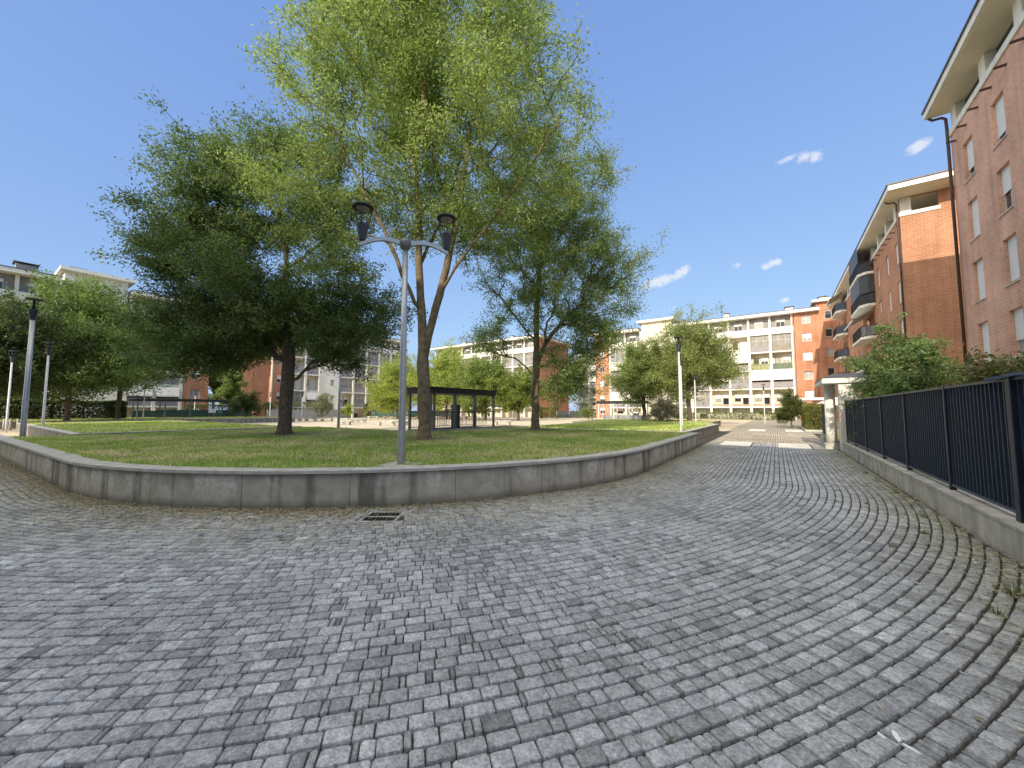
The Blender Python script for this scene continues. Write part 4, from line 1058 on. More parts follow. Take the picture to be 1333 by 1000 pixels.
for i in range(8):
    b = MB(); s = 36.0 - i*1.3; F2.box(b, s, s+.1, -.3, .02, 15.18, 15.24); bpart(b, 'drain_spout', M['pipe'], B2)
def balcony(y0, y1, z, railm, screen=None, awn=False):
    a = MB(); c = .75
    pr = [(7.98, y0), (7.45, y0), (6.92, y0+c), (6.92, y1-c), (7.45, y1), (7.98, y1)]
    a.prism(pr, z-.24, z); o = bpart(a, 'balcony', M['white'], B2)
    r = MB()
    for (xa, ya), (xb, yb) in zip(pr[:-1], pr[1:]):
        r.tube([(xa+.04, ya+.02, z+1.02), (xb+.04, yb, z+1.02)], .03, 6)
        L_ = math.hypot(xb-xa, yb-ya); n = max(2, int(L_/.13))
        for i in range(n):
            t = i/n; x, y = xa+(xb-xa)*t+.05, ya+(yb-ya)*t+.03
            r.box(x-.012, x+.012, y-.012, y+.012, z+.004, z+1.0)
    link(bpy.data.objects.new('railing', r.mesh('railing', M['black'], tuple(B2.location))), o)
    g = MB()
    for (xa, ya), (xb, yb) in zip(pr[:-1], pr[1:]): g.add([(xa+.09, ya+.05, z+.1), (xb+.09, yb, z+.1), (xb+.09, yb, z+.92), (xa+.09, ya+.05, z+.92)], [(0, 1, 2, 3)])
    link(bpy.data.objects.new('rail_panel', g.mesh('rail_panel', M[railm], tuple(B2.location))), o)
    if screen:
        g = MB()
        for (xa, ya), (xb, yb) in list(zip(pr[:-1], pr[1:]))[2 if screen == 'side' else 0:]: g.add([(xa+.09, ya+.05, z+1.05), (xb+.09, yb, z+1.05), (xb+.09, yb, z+2.65), (xa+.09, ya+.05, z+2.65)], [(0, 1, 2, 3)])
        link(bpy.data.objects.new('screen', g.mesh('screen', M['darkscreen'], tuple(B2.location))), o)
    if awn:
        g = MB().add([(7.95, y0+.5, z+2.6), (7.95, y1-.5, z+2.6), (6.35, y1-.5, z+1.75), (6.35, y0+.5, z+1.75)], [(0, 1, 2, 3)])
        g.add([(6.35, y0+.5, z+1.75), (6.35, y1-.5, z+1.75), (6.35, y1-.5, z+1.55), (6.35, y0+.5, z+1.55)], [(0, 1, 2, 3)])
        link(bpy.data.objects.new('awning', g.mesh('awning', M['awning'], tuple(B2.location))), o)
    w = MB().box(7.93, 7.985, y0+1.2, y0+2.3, z+.01, z+2.2); link(bpy.data.objects.new('balcony_door', w.mesh('balcony_door', M['brownframe'], tuple(B2.location))), o)
    w = MB().box(7.94, 7.984, y0+3.0, y0+4.3, z+.8, z+2.2); link(bpy.data.objects.new('balcony_window', w.mesh('balcony_window', M['glass'], tuple(B2.location))), o)
for k, z in enumerate((5.5, 8.55, 11.6, 14.65)):
    balcony(48.1, 54.6, z, 'darkscreen' if k > 1 else 'rail_grey', 'side' if k == 3 else ('all' if k == 2 else None), k == 1)
    balcony(64.9, 70.4, z, 'rail_blue', None, k == 3)

# --- far loggia block closing the lane
N = bld('apartment_building', 'sunlit far block with white loggia grid and orange brick end closing the lane', -12, 79)
FN = Facade(0, 79, 0)
ops = []; wl = []
zs = [.9, 3.45, 6.6, 9.75, 12.9, 15.85]
for k, z in enumerate(zs):
    ops.append((3.95, 5.2, z, z+1.35)); wl.append((3.95, z, 1.25, [0.9, .95, .05, .97, .6, .1][k]))
    ops.append((7.0, 7.85, z+.5, z+1.85)); wl.append((7.0, z+.5, .85, .1))
brick_shell(N, FN, 2.95, 5.9, 12, 17.7, [o for o in ops if o[0] < 6], 'brick_far')
b = MB(); FN.wall(b, 5.9, 9.4, -.05, 19.1, [o for o in ops if o[0] > 6])
FN.quad(b, [(5.9, 0, 17.7), (5.9, 0, 19.1), (5.9, 8, 19.1), (5.9, 8, 17.7)])
bpart(b, 'stair_wall', M['brick_far'], N)
for s, z, w, sh in wl: window(N, FN, s, z, w, 1.35, sh, frame='frame')
cont = {}
for (i, k), v in {(4, 4): 'screen', (5, 4): 'pebble', (3, 4): 'open', (2, 4): 'screen', (5, 3): 'green', (4, 3): 'lime', (3, 3): 'awning', (2, 3): 'screen', (5, 2): 'awning', (4, 2): 'awning', (3, 2): 'screen', (2, 2): 'awning', (5, 1): 'open', (4, 1): 'rail', (3, 1): 'rail', (2, 1): 'open', (1, 4): 'screen', (0, 4): 'awning'}.items(): cont[(i, k)] = v
loggia(N, FN, -16.1, 6, 3.13, lambda i, k: cont.get((i, k)), seed=3)
b = MB(); FN.wall(b, -22.2, -16.35, -.05, 19.3, [(-17.6, -16.8, z, z+1.2) for z in zs[1:]]); 
FN.quad(b, [(-22.2, 0, 0), (-22.2, 0, 19.3), (-22.2, 8, 19.3), (-22.2, 8, 0)]); FN.quad(b, [(-16.35, 0, 19.3), (-16.35, 0, 0), (-16.35, 8, 0), (-16.35, 8, 19.3)])
bpart(b, 'stair_tower', M['cream'], N)
for z in zs[1:]: window(N, FN, -17.6, z, .8, 1.2, .1)
loggia(N, FN, -28.9, 2, 3.25, lambda i, k: 'screen' if k in (2, 4) else ('awning' if k else None), seed=5)
brick_shell(N, FN, -32.2, -29.15, 12, 17.7, [(-31.3, -30.2, z, z+1.3) for z in zs], 'brick_far')
for k, z in enumerate(zs): window(N, FN, -31.3, z, 1.1, 1.3, [.5, .6, .95, .2, .98, .3][k])
b = MB().box(-33.2, -22.6, 78.0, 92, 17.72, 18.2); b.box(-15.9, 6.3, 78.0, 92, 17.72, 18.2); bpart(b, 'roof', M['white'], N)
b = MB().box(-33.3, -22.55, 77.95, 92, 18.203, 18.3); b.box(-15.95, 6.35, 77.95, 92, 18.203, 18.3); bpart(b, 'roof_sheet', M['roof'], N)
b = MB().box(-22.9, -15.6, 78.2, 88, 19.3, 19.75); b.box(5.4, 9.6, 78.3, 88, 19.12, 19.5); bpart(b, 'tower_roof', M['white'], N)
b = MB().box(-28.9, 2.9, 80.75, 91, 0, 17.7); bpart(b, 'rear_wall', M['cream'], N)
b = MB().tube([(2.78, 78.9, 17.5), (2.78, 78.9, 0)], .05, 6).tube([(5.75, 78.9, 17.5), (5.6, 78.9, 0)], .05, 6); bpart(b, 'downpipe', M['brick_far'], N)
chimney(N, -6.9, 79.6, 18.3, .8, .8); chimney(N, 2.4, 79.8, 18.3, 1.1, .6); chimney(N, 7.0, 80.6, 19.5, 1.1, .6, 'cream'); chimney(N, -14.3, 80.5, 18.3, .6, .7, 'cream'); chimney(N, -19.4, 81, 19.75, 1.4, .35, 'cream')
antenna(N, -16.9, 80.5, 19.75, 3.2); antenna(N, -8.8, 79.4, 18.3, 1.6)

# --- north-west block
NW = bld('apartment_building', 'distant white loggia block with brick end wall behind the slim tree', -58, 73)
FW = Facade(0, 73, 0)
loggia(NW, FW, -75.2, 10, 3.15, seed=11)
b = MB(); FE = Facade(-43.1, 73, 90)
FW.wall(b, -43.5, -43.1, -.05, 17.7, []); FE.wall(b, 0, 15, -.05, 17.7, [(6, 6.8, 3.6, 4.9), (6, 6.8, 9.8, 11.1)])
FE.quad(b, [(15, 0, 17.7), (15, 0, -.05), (15, 12, -.05), (15, 12, 17.7)])
bpart(b, 'end_wall', M['brick_far'], NW)
window(NW, FE, 6, 3.6, .8, 1.3, .2); window(NW, FE, 6, 9.8, .8, 1.3, .2)
b = MB().box(-76, -42, 71.9, 89, 17.72, 18.2); bpart(b, 'roof', M['white'], NW)
b = MB().box(-76, -41.95, 71.85, 89.05, 18.203, 18.3); bpart(b, 'roof_sheet', M['roof'], NW)
b = MB().box(-75, -43.6, 74.75, 88, 0, 17.7); bpart(b, 'rear_wall', M['cream'], NW)
antenna(NW, -67, 75, 18.3, 2.6); chimney(NW, -66, 74.5, 18.3, .9, .8); chimney(NW, -51, 74.5, 18.3, .9, .7)
# --- block seen through the gap behind it
NN = bld('apartment_building', 'remote pale block in the gap behind the slim tree', -45, 106)
FG = Facade(0, 106, 0)
loggia(NN, FG, -48.5, 3, 3.15, seed=12)
brick_shell(NN, FG, -38.9, -30, 10, 17.7, [(-37, -35.9, z, z+1.3) for z in zs], 'brick_far')
for z in zs: window(NN, FG, -37, z, 1.1, 1.3, .5)
b = MB().box(-49.4, -29.2, 105, 118, 17.72, 18.2); bpart(b, 'roof', M['white'], NN)
# --- west blocks
W1 = bld('apartment_building', 'left block with white attic terrace and brick end seen behind the left trees', -74, 8)
FW1 = Facade(-74, 0, 90)
loggia(W1, FW1, -12.2, 6, 3.15, seed=13); loggia(W1, FW1, 13.4, 2, 3.0, lambda i, k: 'awning' if k in (1, 2) else None, seed=15)
b = MB(); FW1.wall(b, 7.2, 13.0, -.05, 19.3, [(9.5, 10.3, z, z+1.2) for z in zs[2:]]); FW1.quad(b, [(7.2, 0, 0), (7.2, 0, 19.3), (7.2, 8, 19.3), (7.2, 8, 0)]); FW1.quad(b, [(13, 0, 19.3), (13, 0, 0), (13, 8, 0), (13, 8, 19.3)])
bpart(b, 'stair_tower', M['white'], W1)
for z in zs[2:]: window(W1, FW1, 9.5, z, .8, 1.2, .1)
brick_shell(W1, FW1, 19.65, 22.8, 12, 17.7, [(20.5, 21.75, z, z+1.35) for z in zs], 'brick_far')
for k, z in enumerate(zs): window(W1, FW1, 20.5, z, 1.25, 1.35, [.5, .02, .6, .3, .9, .5][k])
b = MB().box(-88, -72.9, -13, 6.9, 17.72, 18.2); b.box(-88, -72.9, 13.3, 23.8, 17.72, 18.2); bpart(b, 'roof', M['white'], W1)
b = MB().box(-88, -72.85, -13, 6.95, 18.203, 18.3); b.box(-88, -72.85, 13.25, 23.85, 18.203, 18.3); bpart(b, 'roof_sheet', M['roof'], W1)
b = MB().box(-84, -73.1, 6.7, 13.6, 19.3, 19.75); bpart(b, 'tower_roof', M['white'], W1)
b = MB().box(-87, -75.8, -12.2, 19.6, 0, 17.7); bpart(b, 'rear_wall', M['cream'], W1)
chimney(W1, -74.2, 4.1, 18.3, 1.6, .7, 'rail_grey'); chimney(W1, -76, 8.4, 19.75, 1.2, .4, 'rail_grey'); antenna(W1, -74.6, 10.4, 19.75, 3.4)
W2 = bld('apartment_building', 'brick gabled block with white loggias behind the dark tree trunk', -74, 45)
FW2 = Facade(-74, 0, 90)
brick_shell(W2, FW2, 31.9, 35.0, 14, 17.7, [(32.9, 34.15, z, z+1.35) for z in zs], 'brick_far')
for k, z in enumerate(zs): window(W2, FW2, 32.9, z, 1.25, 1.35, [.5, .5, .55, .5, .6, .5][k])
b = MB().tube([(-73.86, 31.95, 17.5), (-73.86, 31.95, 0)], .16, 8); bpart(b, 'downpipe', M['soffit'], W2)
loggia(W2, FW2, 35.25, 2, 2.75, seed=17)
b = MB(); FW2.wall(b, 40.9, 44.7, -.05, 19.3, [(43, 43.8, z, z+1.2) for z in zs[1:]]); FW2.quad(b, [(40.9, 0, 0), (40.9, 0, 19.3), (40.9, 8, 19.3), (40.9, 8, 0)]); FW2.quad(b, [(44.7, 0, 19.3), (44.7, 0, 0), (44.7, 8, 0), (44.7, 8, 19.3)])
bpart(b, 'stair_tower', M['white'], W2)
for z in zs[1:]: window(W2, FW2, 43, z, .8, 1.2, .1)
loggia(W2, FW2, 44.95, 5, 3.15, lambda i, k: 'screen' if k in (2, 3, 4) else None, seed=19)
b = MB().box(-88, -72.9, 30.8, 61.9, 17.72, 18.2); bpart(b, 'roof', M['white'], W2)
b = MB().box(-88, -72.85, 30.75, 61.95, 18.203, 18.3); bpart(b, 'roof_sheet', M['roof'], W2)
b = MB().box(-87, -75.8, 35.1, 60.6, 0, 17.7); bpart(b, 'rear_wall', M['cream'], W2)
# --- block behind the viewer whose long shadow covers the foreground
S = bld('apartment_building', 'pale rendered apartment block behind the viewer shading the paving', -14, -13.9)
FSo = Facade(6, -13.9, 180)
so = [(1.5 + 3.1*i, 2.6 + 3.1*i, z, z+1.5) for i in range(13) for z in SILLS]
b = MB(); FSo.wall(b, 0, 44, -.05, 17.8, so); FSo.quad(b, [(0, 0, 0), (0, 0, 17.8), (0, 12, 17.8), (0, 12, 0)]); FSo.quad(b, [(44, 0, 17.8), (44, 0, 0), (44, 12, 0), (44, 12, 17.8)]); FSo.quad(b, [(44, 12, 0), (0, 12, 0), (0, 12, 17.8), (44, 12, 17.8)])
bpart(b, 'wall', M['white'], S)  # white chosen so this unseen wall bounces light into the shade
for i in range(13):
    for z in SILLS: window(S, FSo, 1.5 + 3.1*i, z, 1.1, 1.5, .5)
b = MB().box(-39, 7, -27, -12.95, 17.82, 18.2); bpart(b, 'roof', M['white'], S)
b = MB().box(-27, -18.6, -24, -13.3, 18.203, 20.6); bpart(b, 'stair_tower', M['cream'], S)  # unseen tower added to throw shade on the left tree's crown

# ------------------------------------------------------------------ fence, porticoes
bw = thing('low_wall', 'low weathered concrete wall carrying the navy fence', 'wall', (2.18, 8, 0))
b = MB(); y = -4.0
while y < 19.3:
    e = min(y + 2.4, 19.35); b.box(2.03, 2.33, y + .004, e - .004, -.03, .352); y = e
b.box(2.045, 2.315, -3.9, 19.3, -.03, .345)
bpart(b, 'wall_panels', M['concrete_light'], bw)
b = MB(); y = -4.0
while y < 19.3:
    e = min(y + 1.2, 19.36); b.box(2.012, 2.348, y + .002, e - .002, .354, .385); y = e
bpart(b, 'coping', M['concrete_light'], bw)
fe = thing('fence', 'dark navy metal bar fence with opaque screen on the right', 'fence', (2.18, 8, 0))
posts = [19.2, 17.4, 15.4, 13.24, 11.07, 8.74, 6.65, 4.6, 2.5, .4, -1.7, -3.8]
for y in posts:
    th_ = .055 if y == 6.65 else .035
    b = MB().bevbox(2.18-th_, 2.18+th_, y-th_, y+th_, .386, 1.99, .006); bpart(b, 'post', M['fence'], fe)
for ya, yb in zip(posts[:-1], posts[1:]):
    b = MB(); hi, lo = ya - .04, yb + .04
    b.box(2.155, 2.205, lo, hi, .45, .485); b.box(2.15, 2.21, lo, hi, 1.93, 1.965)
    n = int((hi - lo)/.118)
    for i in range(n):
        y = lo + (i + .5)*(hi - lo)/n; b.box(2.166, 2.194, y-.0075, y+.0075, .486, 1.929)
    o = bpart(b, 'bar_panel', M['fencebar'], fe)
    g = MB().box(2.226, 2.236, lo - .03, hi + .03, .42, 1.95); bpart(g, 'screen_panel', M['fencescreen'], fe)
b = MB()                                                           # crumpled cover over the near post
prof = [(-.07, 1.965), (-.05, 1.995), (.0, 2.01), (.05, 1.998), (.09, 1.965)]
ys = [6.15, 6.4, 6.65, 6.95, 7.2]; vs = []
for j, y in enumerate(ys):
    for i, (x, z) in enumerate(prof): vs.append((2.18 + x, y, z + .012*math.sin(i*2.3 + j*1.7) - .006*abs(j-2)))
fs = [(j*5+i, j*5+i+1, j*5+i+6, j*5+i+5) for j in range(4) for i in range(4)]
b.add(vs, fs, True); bpart(b, 'cover', M['fencescreen'], fe)

pt = thing('entrance_portico', 'white portico with flat canopy on round and square columns at the fence end', 'portico', (2.3, 20.5, 0))
b = MB().bevbox(1.52, 4.6, 19.45, 22.9, 2.66, 2.86, .02); bpart(b, 'canopy', M['white'], pt)
b = MB().add([(1.5, 19.43, 2.863), (4.62, 19.43, 2.863), (4.62, 22.92, 2.863), (1.5, 22.92, 2.863), (1.9, 19.83, 3.05), (4.2, 19.83, 3.05), (4.2, 22.5, 3.05), (1.9, 22.5, 3.05)], [(3, 2, 1, 0), (4, 5, 6, 7), (0, 1, 5, 4), (1, 2, 6, 5), (2, 3, 7, 6), (3, 0, 4, 7)]); bpart(b, 'canopy_roof', M['roof'], pt)
b = MB().lathe([(.185, .24), (.18, .8), (.18, 2.659)], 24, (1.84, 20.75, 0)); bpart(b, 'round_column', M['white'], pt)
b = MB().bevbox(1.6, 2.08, 20.5, 21.0, -.02, .239, .02); bpart(b, 'column_base', M['concrete_light'], pt)
b = MB().bevbox(2.02, 2.62, 19.55, 19.95, -.02, 2.655, .01); bpart(b, 'square_column', M['white'], pt)
b = MB().bevbox(4.0, 4.4, 22.0, 22.4, -.02, 2.655, .01); bpart(b, 'square_column', M['white'], pt)
ga = thing('garden_gate', 'dark blue gate panel behind the round portico column', 'gate', (1.95, 23.4, 0))
b = MB().bevbox(1.72, 1.98, 22.6, 24.4, -.02, .4, .01); bpart(b, 'plinth', M['concrete_light'], ga)
b = MB()
b.box(1.82, 1.86, 22.65, 24.35, .46, .5); b.box(1.82, 1.86, 22.65, 24.35, 1.86, 1.9)
for i in range(15): b.box(1.83, 1.85, 22.66 + i*.12, 22.69 + i*.12, .5, 1.86)
bpart(b, 'bar_panel', M['fencebar'], ga)
b = MB().box(1.875, 1.885, 22.65, 24.35, .44, 1.88); bpart(b, 'screen_panel', M['fence'], ga)
p2 = thing('garden_portico', 'smaller white flat portico beside the hedge farther up the lane', 'portico', (3, 44.5, 0))
b = MB().bevbox(1.55, 5.6, 43.6, 46.2, 2.5, 2.72, .02); bpart(b, 'canopy', M['white'], p2)
b = MB().bevbox(1.8, 2.15, 43.75, 44.1, -.02, 2.498, .01); bpart(b, 'square_column', M['white'], p2)
b = MB().bevbox(5.0, 5.35, 43.75, 44.1, -.02, 2.498, .01); bpart(b, 'square_column', M['white'], p2)
hk = MB().bevbox(1.75, 3.4, 36.8, 43.2, -.02, .12, .01); tag(hk.build('hedge_kerb', M['concrete_light']), 'low pale kerb under the clipped hedge by the lane', 'kerb')
um = thing('parasol', 'pale pink garden parasol showing above the clipped hedge', 'parasol', (4.0, 42.2, 0))
b = MB().lathe([(1.45, 2.0), (1.4, 2.06), (.9, 2.32), (.4, 2.5), (.03, 2.6)], 12, (4.0, 42.2, 0)); bpart(b, 'canopy', M['pink'], um)
b = MB().tube([(4, 42.2, 0), (4, 42.2, 2.62)], .025, 8); bpart(b, 'pole', M['galv'], um)

# ------------------------------------------------------------------ lamps
def lantern(parent, x, z, sc_=1., stem=False):
    c = MB(); pr = [(.05, 0), (.058, .02)]
    for i in range(8):
        z0 = .03 + i*.033; r0 = .058 + i*.0062; pr += [(r0, z0), (r0 + .012, z0 + .018), (r0 + .004, z0 + .028)]
    pr += [(.112, .298), (.112, .31), (.02, .312)]
    c.lathe([(r*sc_, q*sc_) for r, q in pr], 20, (x, 0, z)); lo = c.build('lantern', M['louver'], parent)
    d = MB().lathe([(r*sc_, q*sc_) for r, q in [(.10, .612), (.185, .618), (.192, .632), (.18, .655), (.06, .672), (.01, .675)]], 28, (x, 0, z)); link(bpy.data.objects.new('disc', d.mesh('disc', M['black'])), lo)
    l = MB().lathe([(r*sc_, q*sc_) for r, q in [(.02, .600), (.118, .603), (.12, .611)]], 24, (x, 0, z)); link(bpy.data.objects.new('reflector', l.mesh('reflector', M['lens'])), lo)
    st = MB()
    for k in range(3):
        a = 2*math.pi*k/3 + .5
        st.tube([(x + math.cos(a)*.108*sc_, math.sin(a)*.108*sc_, z + .27*sc_), (x + math.cos(a)*.172*sc_, math.sin(a)*.172*sc_, z + .63*sc_)], .008*sc_, 6)
    if stem: st.tube([(x, 0, z + .3*sc_), (x, 0, z + .62*sc_)], .035*sc_, 10)
    link(bpy.data.objects.new('strut', st.mesh('strut', M['black'])), lo)
dl = thing('street_lamp', 'grey double armed lamp post standing on the lawn edge with two dark lanterns', 'street lamp', (-5.65, 4.67, ZL - .09), R(50))
MB().lathe([(.075, -.05), (.068, .39), (.058, 2.2), (.05, 4.12)], 20).build('pole', M['galv'], dl)
MB().lathe([(.02, 4.09), (.06, 4.10), (.098, 4.15), (.112, 4.215), (.098, 4.28), (.05, 4.325), (.01, 4.33)], 24).build('ball', M['ball'], dl)
for sgn in (-1, 1):
    a = MB(); n = 14; top = []; 
    for i in range(n + 1):
        t = i/n; x = sgn*(.09 + .71*t); zc = 4.225 + .075*math.sin(math.pi*min(1, t*1.05))*.9 - .10*t**1.6; hh = .042 - .012*t
        top.append((x, zc, hh))
    vs = []
    for x, zc, hh in top: vs += [(x, -.028, zc-hh), (x, .028, zc-hh), (x, .028, zc+hh), (x, -.028, zc+hh)]
    fs = [(0, 1, 2, 3), tuple(4*n + q for q in (3, 2, 1, 0))]
    for i in range(n):
        for q in range(4): fs.append((4*i+q, 4*i+(q+1) % 4, 4*i+4+(q+1) % 4, 4*i+4+q) if sgn < 0 else (4*i+(q+1) % 4, 4*i+q, 4*i+4+q, 4*i+4+(q+1) % 4))
    a.add(vs, fs); a.build('arm', M['galv'], dl)
    lantern(dl, sgn*.765, 4.185)
fb = MB()
for (x0, x1, y0, y1) in ((-.30, .03, -.30, .02), (.035, .36, -.28, .03), (-.27, .05, .025, .27), (.055, .33, .035, .25)): fb.bevbox(x0, x1, y0, y1, -.03, .028 + random.uniform(0, .01), .008)
tag(fb.build('foundation_slab', M['coping']), 'broken pale paving slabs around the foot of the lamp post', 'slab'); bpy.data.objects['foundation_slab'].location = (-5.65, 4.67, ZL); bpy.data.objects['foundation_slab'].rotation_euler = (0, 0, R(20))

sl = thing('street_lamp', 'grey single lamp post at the left end of the walled lawn', 'street lamp', (-23.2, 1.55, ZL), 0, 'single lamp posts around the square')
MB().lathe([(.085, -.6), (.08, .2), (.066, 4.42)], 16).build('pole', M['galv'], sl)
lantern(sl, 0, 4.42, 1.25, True)
def lamp_at(x, y, z, label, s=1., m=None):
    c = copy_tree(sl); c.location = (x, y, z); c["label"] = label; c.scale = (s, s, s)
    if m:
        for ch in c.children:
            if ch.name.startswith('pole'): ch.data = m
    return c
whitepole = MB().lathe([(.066, -.6), (.062, .2), (.052, 4.42)], 14).mesh('pole', M['polewhite'])
lamp_at(-46, 2.3, .6, 'leftmost white lamp post behind the three stub bollards', 1.02, whitepole)
lamp_at(-38.2, 3.3, .6, 'white lamp post at the corner of the second lawn', 1.02, whitepole)
lamp_at(-62, 12.9, .6, 'pale lamp post in front of the left pergola', 1., whitepole)
lamp_at(-20.9, 12.7, .5, 'dark lamp post at the back of the lawn right of the big trunk', 1.)
lamp_at(-3.87, 20.15, .5, 'tall lamp post at the lane corner before the far loggias', .90, whitepole)
lamp_at(-5.15, 27.3, .5, 'lamp post directly behind the lane corner lamp', .92, whitepole)
lamp_at(-6.1, 38.5, .3, 'small white lamp post in front of the lane side trees', .92, whitepole)
lamp_at(-1.2, 55, 0, 'distant lamp post before the loggia grid at the lane end', .9, whitepole)
lamp_at(-66, 28.5, .2, 'white lamp post in front of the brick gable left of the dark trunk', .8, whitepole)
lamp_at(-58, 29.4, 0, 'white lamp post beside the silvery olive bush', .8, whitepole)
lamp_at(-37.5, 61, 0, 'lamp post by the charcoal fence panel behind the slim tree', 1., whitepole)
lamp_at(-70.5, 20.2, .2, 'lamp post behind the right end of the left pergola', .8, whitepole)

# ------------------------------------------------------------------ pergolas and small things in the square
pg = thing('stair_pergola', 'dark flat roofed steel shelter over a railed stair at the back of the lawn', 'shelter', (-13.9, 14.8, .55))
px0, px1, py0, py1 = -14.85, -13.3, 12.65, 17.6
b = MB(); zr = 2.42
b.box(px0-.05, px1+.05, py0-.05, py1+.05, zr, zr+.24); bpart(b, 'roof', M['steel_dark'], pg)
b = MB().box(px0-.1, px1+.1, py0-.1, py1+.1, zr+.243, zr+.29); bpart(b, 'roof_sheet', M['black'], pg)
for x in (px0+.05, px1-.05):
    for i in range(4):
        y = py0+.05 + i*(py1-py0-.1)/3; b = MB().bevbox(x-.05, x+.05, y-.05, y+.05, .6, zr-.002, .006); bpart(b, 'post', M['steel_grey'], pg)
b = MB()
for a0, a1, c0, c1 in ((px0-.02, px1+.02, py0-.04, py0+.13), (px0-.02, px1+.02, py1-.13, py1+.04), (px0-.02, px0+.13, py0+.132, py1-.132), (px1-.13, px1+.02, py0+.132, py1-.132)): b.box(a0, a1, c0, c1, .4, .66)
bpart(b, 'plinth', M['concrete_light'], pg)
b = MB()
for x in (px0+.05, px1-.05):
    b.box(x-.02, x+.02, py0+.11, py1-.11, 1.5, 1.54); b.box(x-.015, x+.015, py0+.11, py1-.11, .74, .77)
    for i in range(36): 
        y = py0 + .16 + i*.117
        if all(abs(y - (py0+.05 + q*(py1-py0-.1)/3)) > .07 for q in range(4)): b.box(x-.007, x+.007, y-.007, y+.007, .771, 1.499)
bpart(b, 'railing', M['steel_dark'], pg)
b = MB().box(-14.4, -13.95, 15.2, 15.4, .66, 1.9); bpart(b, 'control_box', M['louver'], pg)

def pergola(name, label, x, y, z, lx, ly, h, rz, nposts, m='steel_grey'):
    t = thing(name, label, 'pergola', (x, y, z), rz, 'open pergolas')
    b = MB()
    b.box(-lx/2-.3, lx/2+.3, -ly/2-.08, -ly/2+.08, h, h+.22); b.box(-lx/2-.3, lx/2+.3, ly/2-.08, ly/2+.08, h, h+.22); b.build('beam', M['steel_dark'], t)
    b = MB(); k = int(lx/.5)
    for i in range(k+1): xx = -lx/2 + lx*i/k; b.box(xx-.04, xx+.04, -ly/2-.3, ly/2+.3, h+.222, h+.36)
    b.build('rafters', M['steel_dark'], t)
    for i in range(nposts):
        for sy in (-1, 1):
            xx = -lx/2 + .1 + (lx-.2)*i/(nposts-1); MB().box(xx-.07, xx+.07, sy*ly/2-.07, sy*ly/2+.07, -.1, h-.002).build('post', M[m], t)
    b = MB(); b.box(-lx/2+.1, lx/2-.1, ly/2-.1, ly/2-.09, .1, .95); b.build('mesh_panel', M['greenmesh' if m == 'steel_grey' else 'greymesh'], t)
pergola('pergola', 'long dark pergola with slim posts on the left before the white stair tower', -65.5, 18.0, .6, 10.5, 2.2, 2.15, R(90), 5)
pergola('pergola', 'pale posted pergola under the far block right of the slim tree', -16.5, 49.6, 0, 6.0, 2.4, 2.45, R(8), 4, 'polewhite')

def bench(label, x, y, rz, s=1., z=0):
    t = thing('bench', label, 'bench', (x, y, z), rz, 'concrete benches in the square'); t.scale = (s,)*3
    MB().bevbox(-1.1, 1.1, -.25, .25, .36, .48, .015).build('seat', M['concrete_light'], t)
    for sx in (-1, 1): MB().bevbox(sx*.75-.16, sx*.75+.16, -.2, .2, 0, .358, .01).build('leg', M['concrete_light'], t)
    return t
b0 = bench('concrete bench just right of the dark lamp post on the sunny square', -39.6, 24.6, R(20))
def bench_copy(label, x, y, rz, z=0):
    c = copy_tree(b0); c.location = (x, y, z); c.rotation_euler = (0, 0, rz); c["label"] = label
bench_copy('second concrete bench from the dark lamp post, farther back', -41.2, 26.6, R(60)); bench_copy('third concrete bench from the dark lamp post, smallest', -45.2, 30.3, R(70))
bench_copy('concrete bench just left of the double lamp pole', -34, 26, R(30)); bench_copy('concrete bench half hidden by the double lamp pole', -32.2, 26.4, R(80))
bench_copy('concrete bench seen through the pergola railing', -29.5, 31, R(40)); bench_copy('concrete bench seen through the far end of the pergola', -25, 34.5, R(15))
for i in range(7):
    x, y = -66 + i*2.5, 25.9 + i*.95
    bench_copy('bench in the long row of concrete benches behind the dark trunk', x, y, R(21))
for i in range(7):
    bench_copy('bench in the distant row under the green mesh fence', -62 + i*2.6, 44.5 + i*1.6, R(31))

def bollard(label, x, y):
    t = MB().lathe([(.09, -.02), (.085, .75), (.085, .84), (.07, .9), (.02, .92)], 14).build('bollard', M['concrete_light']); t.location = (x, y, 0); tag(t, label, 'bollard', 'stub bollards at the left edge')
bollard('leftmost of the three stub bollards', -51.4, 2.46); bollard('middle of the three stub bollards', -51.1, 2.75); bollard('rightmost of the three stub bollards, by the lamp pole', -50.7, 3.1)

bn = thing('litter_bin', 'small green litter bin at the right end of the left pergola', 'bin', (-63.2, 21.0, .5))
MB().lathe([(.22, .35), (.26, .95), (.24, .97)], 14).build('body', M['green_bin'], bn); MB().lathe([(.27, .971), (.25, 1.06), (.05, 1.1)], 14).build('lid', M['green_bin'], bn); MB().tube([(0, .2, 0), (0, .2, 1.0)], .03, 6).build('post', M['galv'], bn)
sg = thing('notice_board', 'small white notice on the mesh of the left pergola', 'notice', (-64.0, 20.3, .6), R(75))
MB().box(-.4, .4, -.02, .02, .65, 1.15).build('plate', M['signwhite'], sg); MB().tube([(-.3, .05, 0), (-.3, .05, 1.1)], .02, 6).tube([(.3, .05, 0), (.3, .05, 1.1)], .02, 6).build('post', M['galv'], sg)
lv = thing('lavender_board', 'lavender blue board on a post seen between the lamp pole and the ash trunk', 'board', (-29.3, 27.6, 0), R(35))
MB().bevbox(-.22, .22, -.03, .03, .75, 1.3, .01).build('plate', M['lavender'], lv); MB().tube([(.08, .05, 0), (.08, .05, 1.2)], .035, 8).build('post', M['brownframe'], lv)

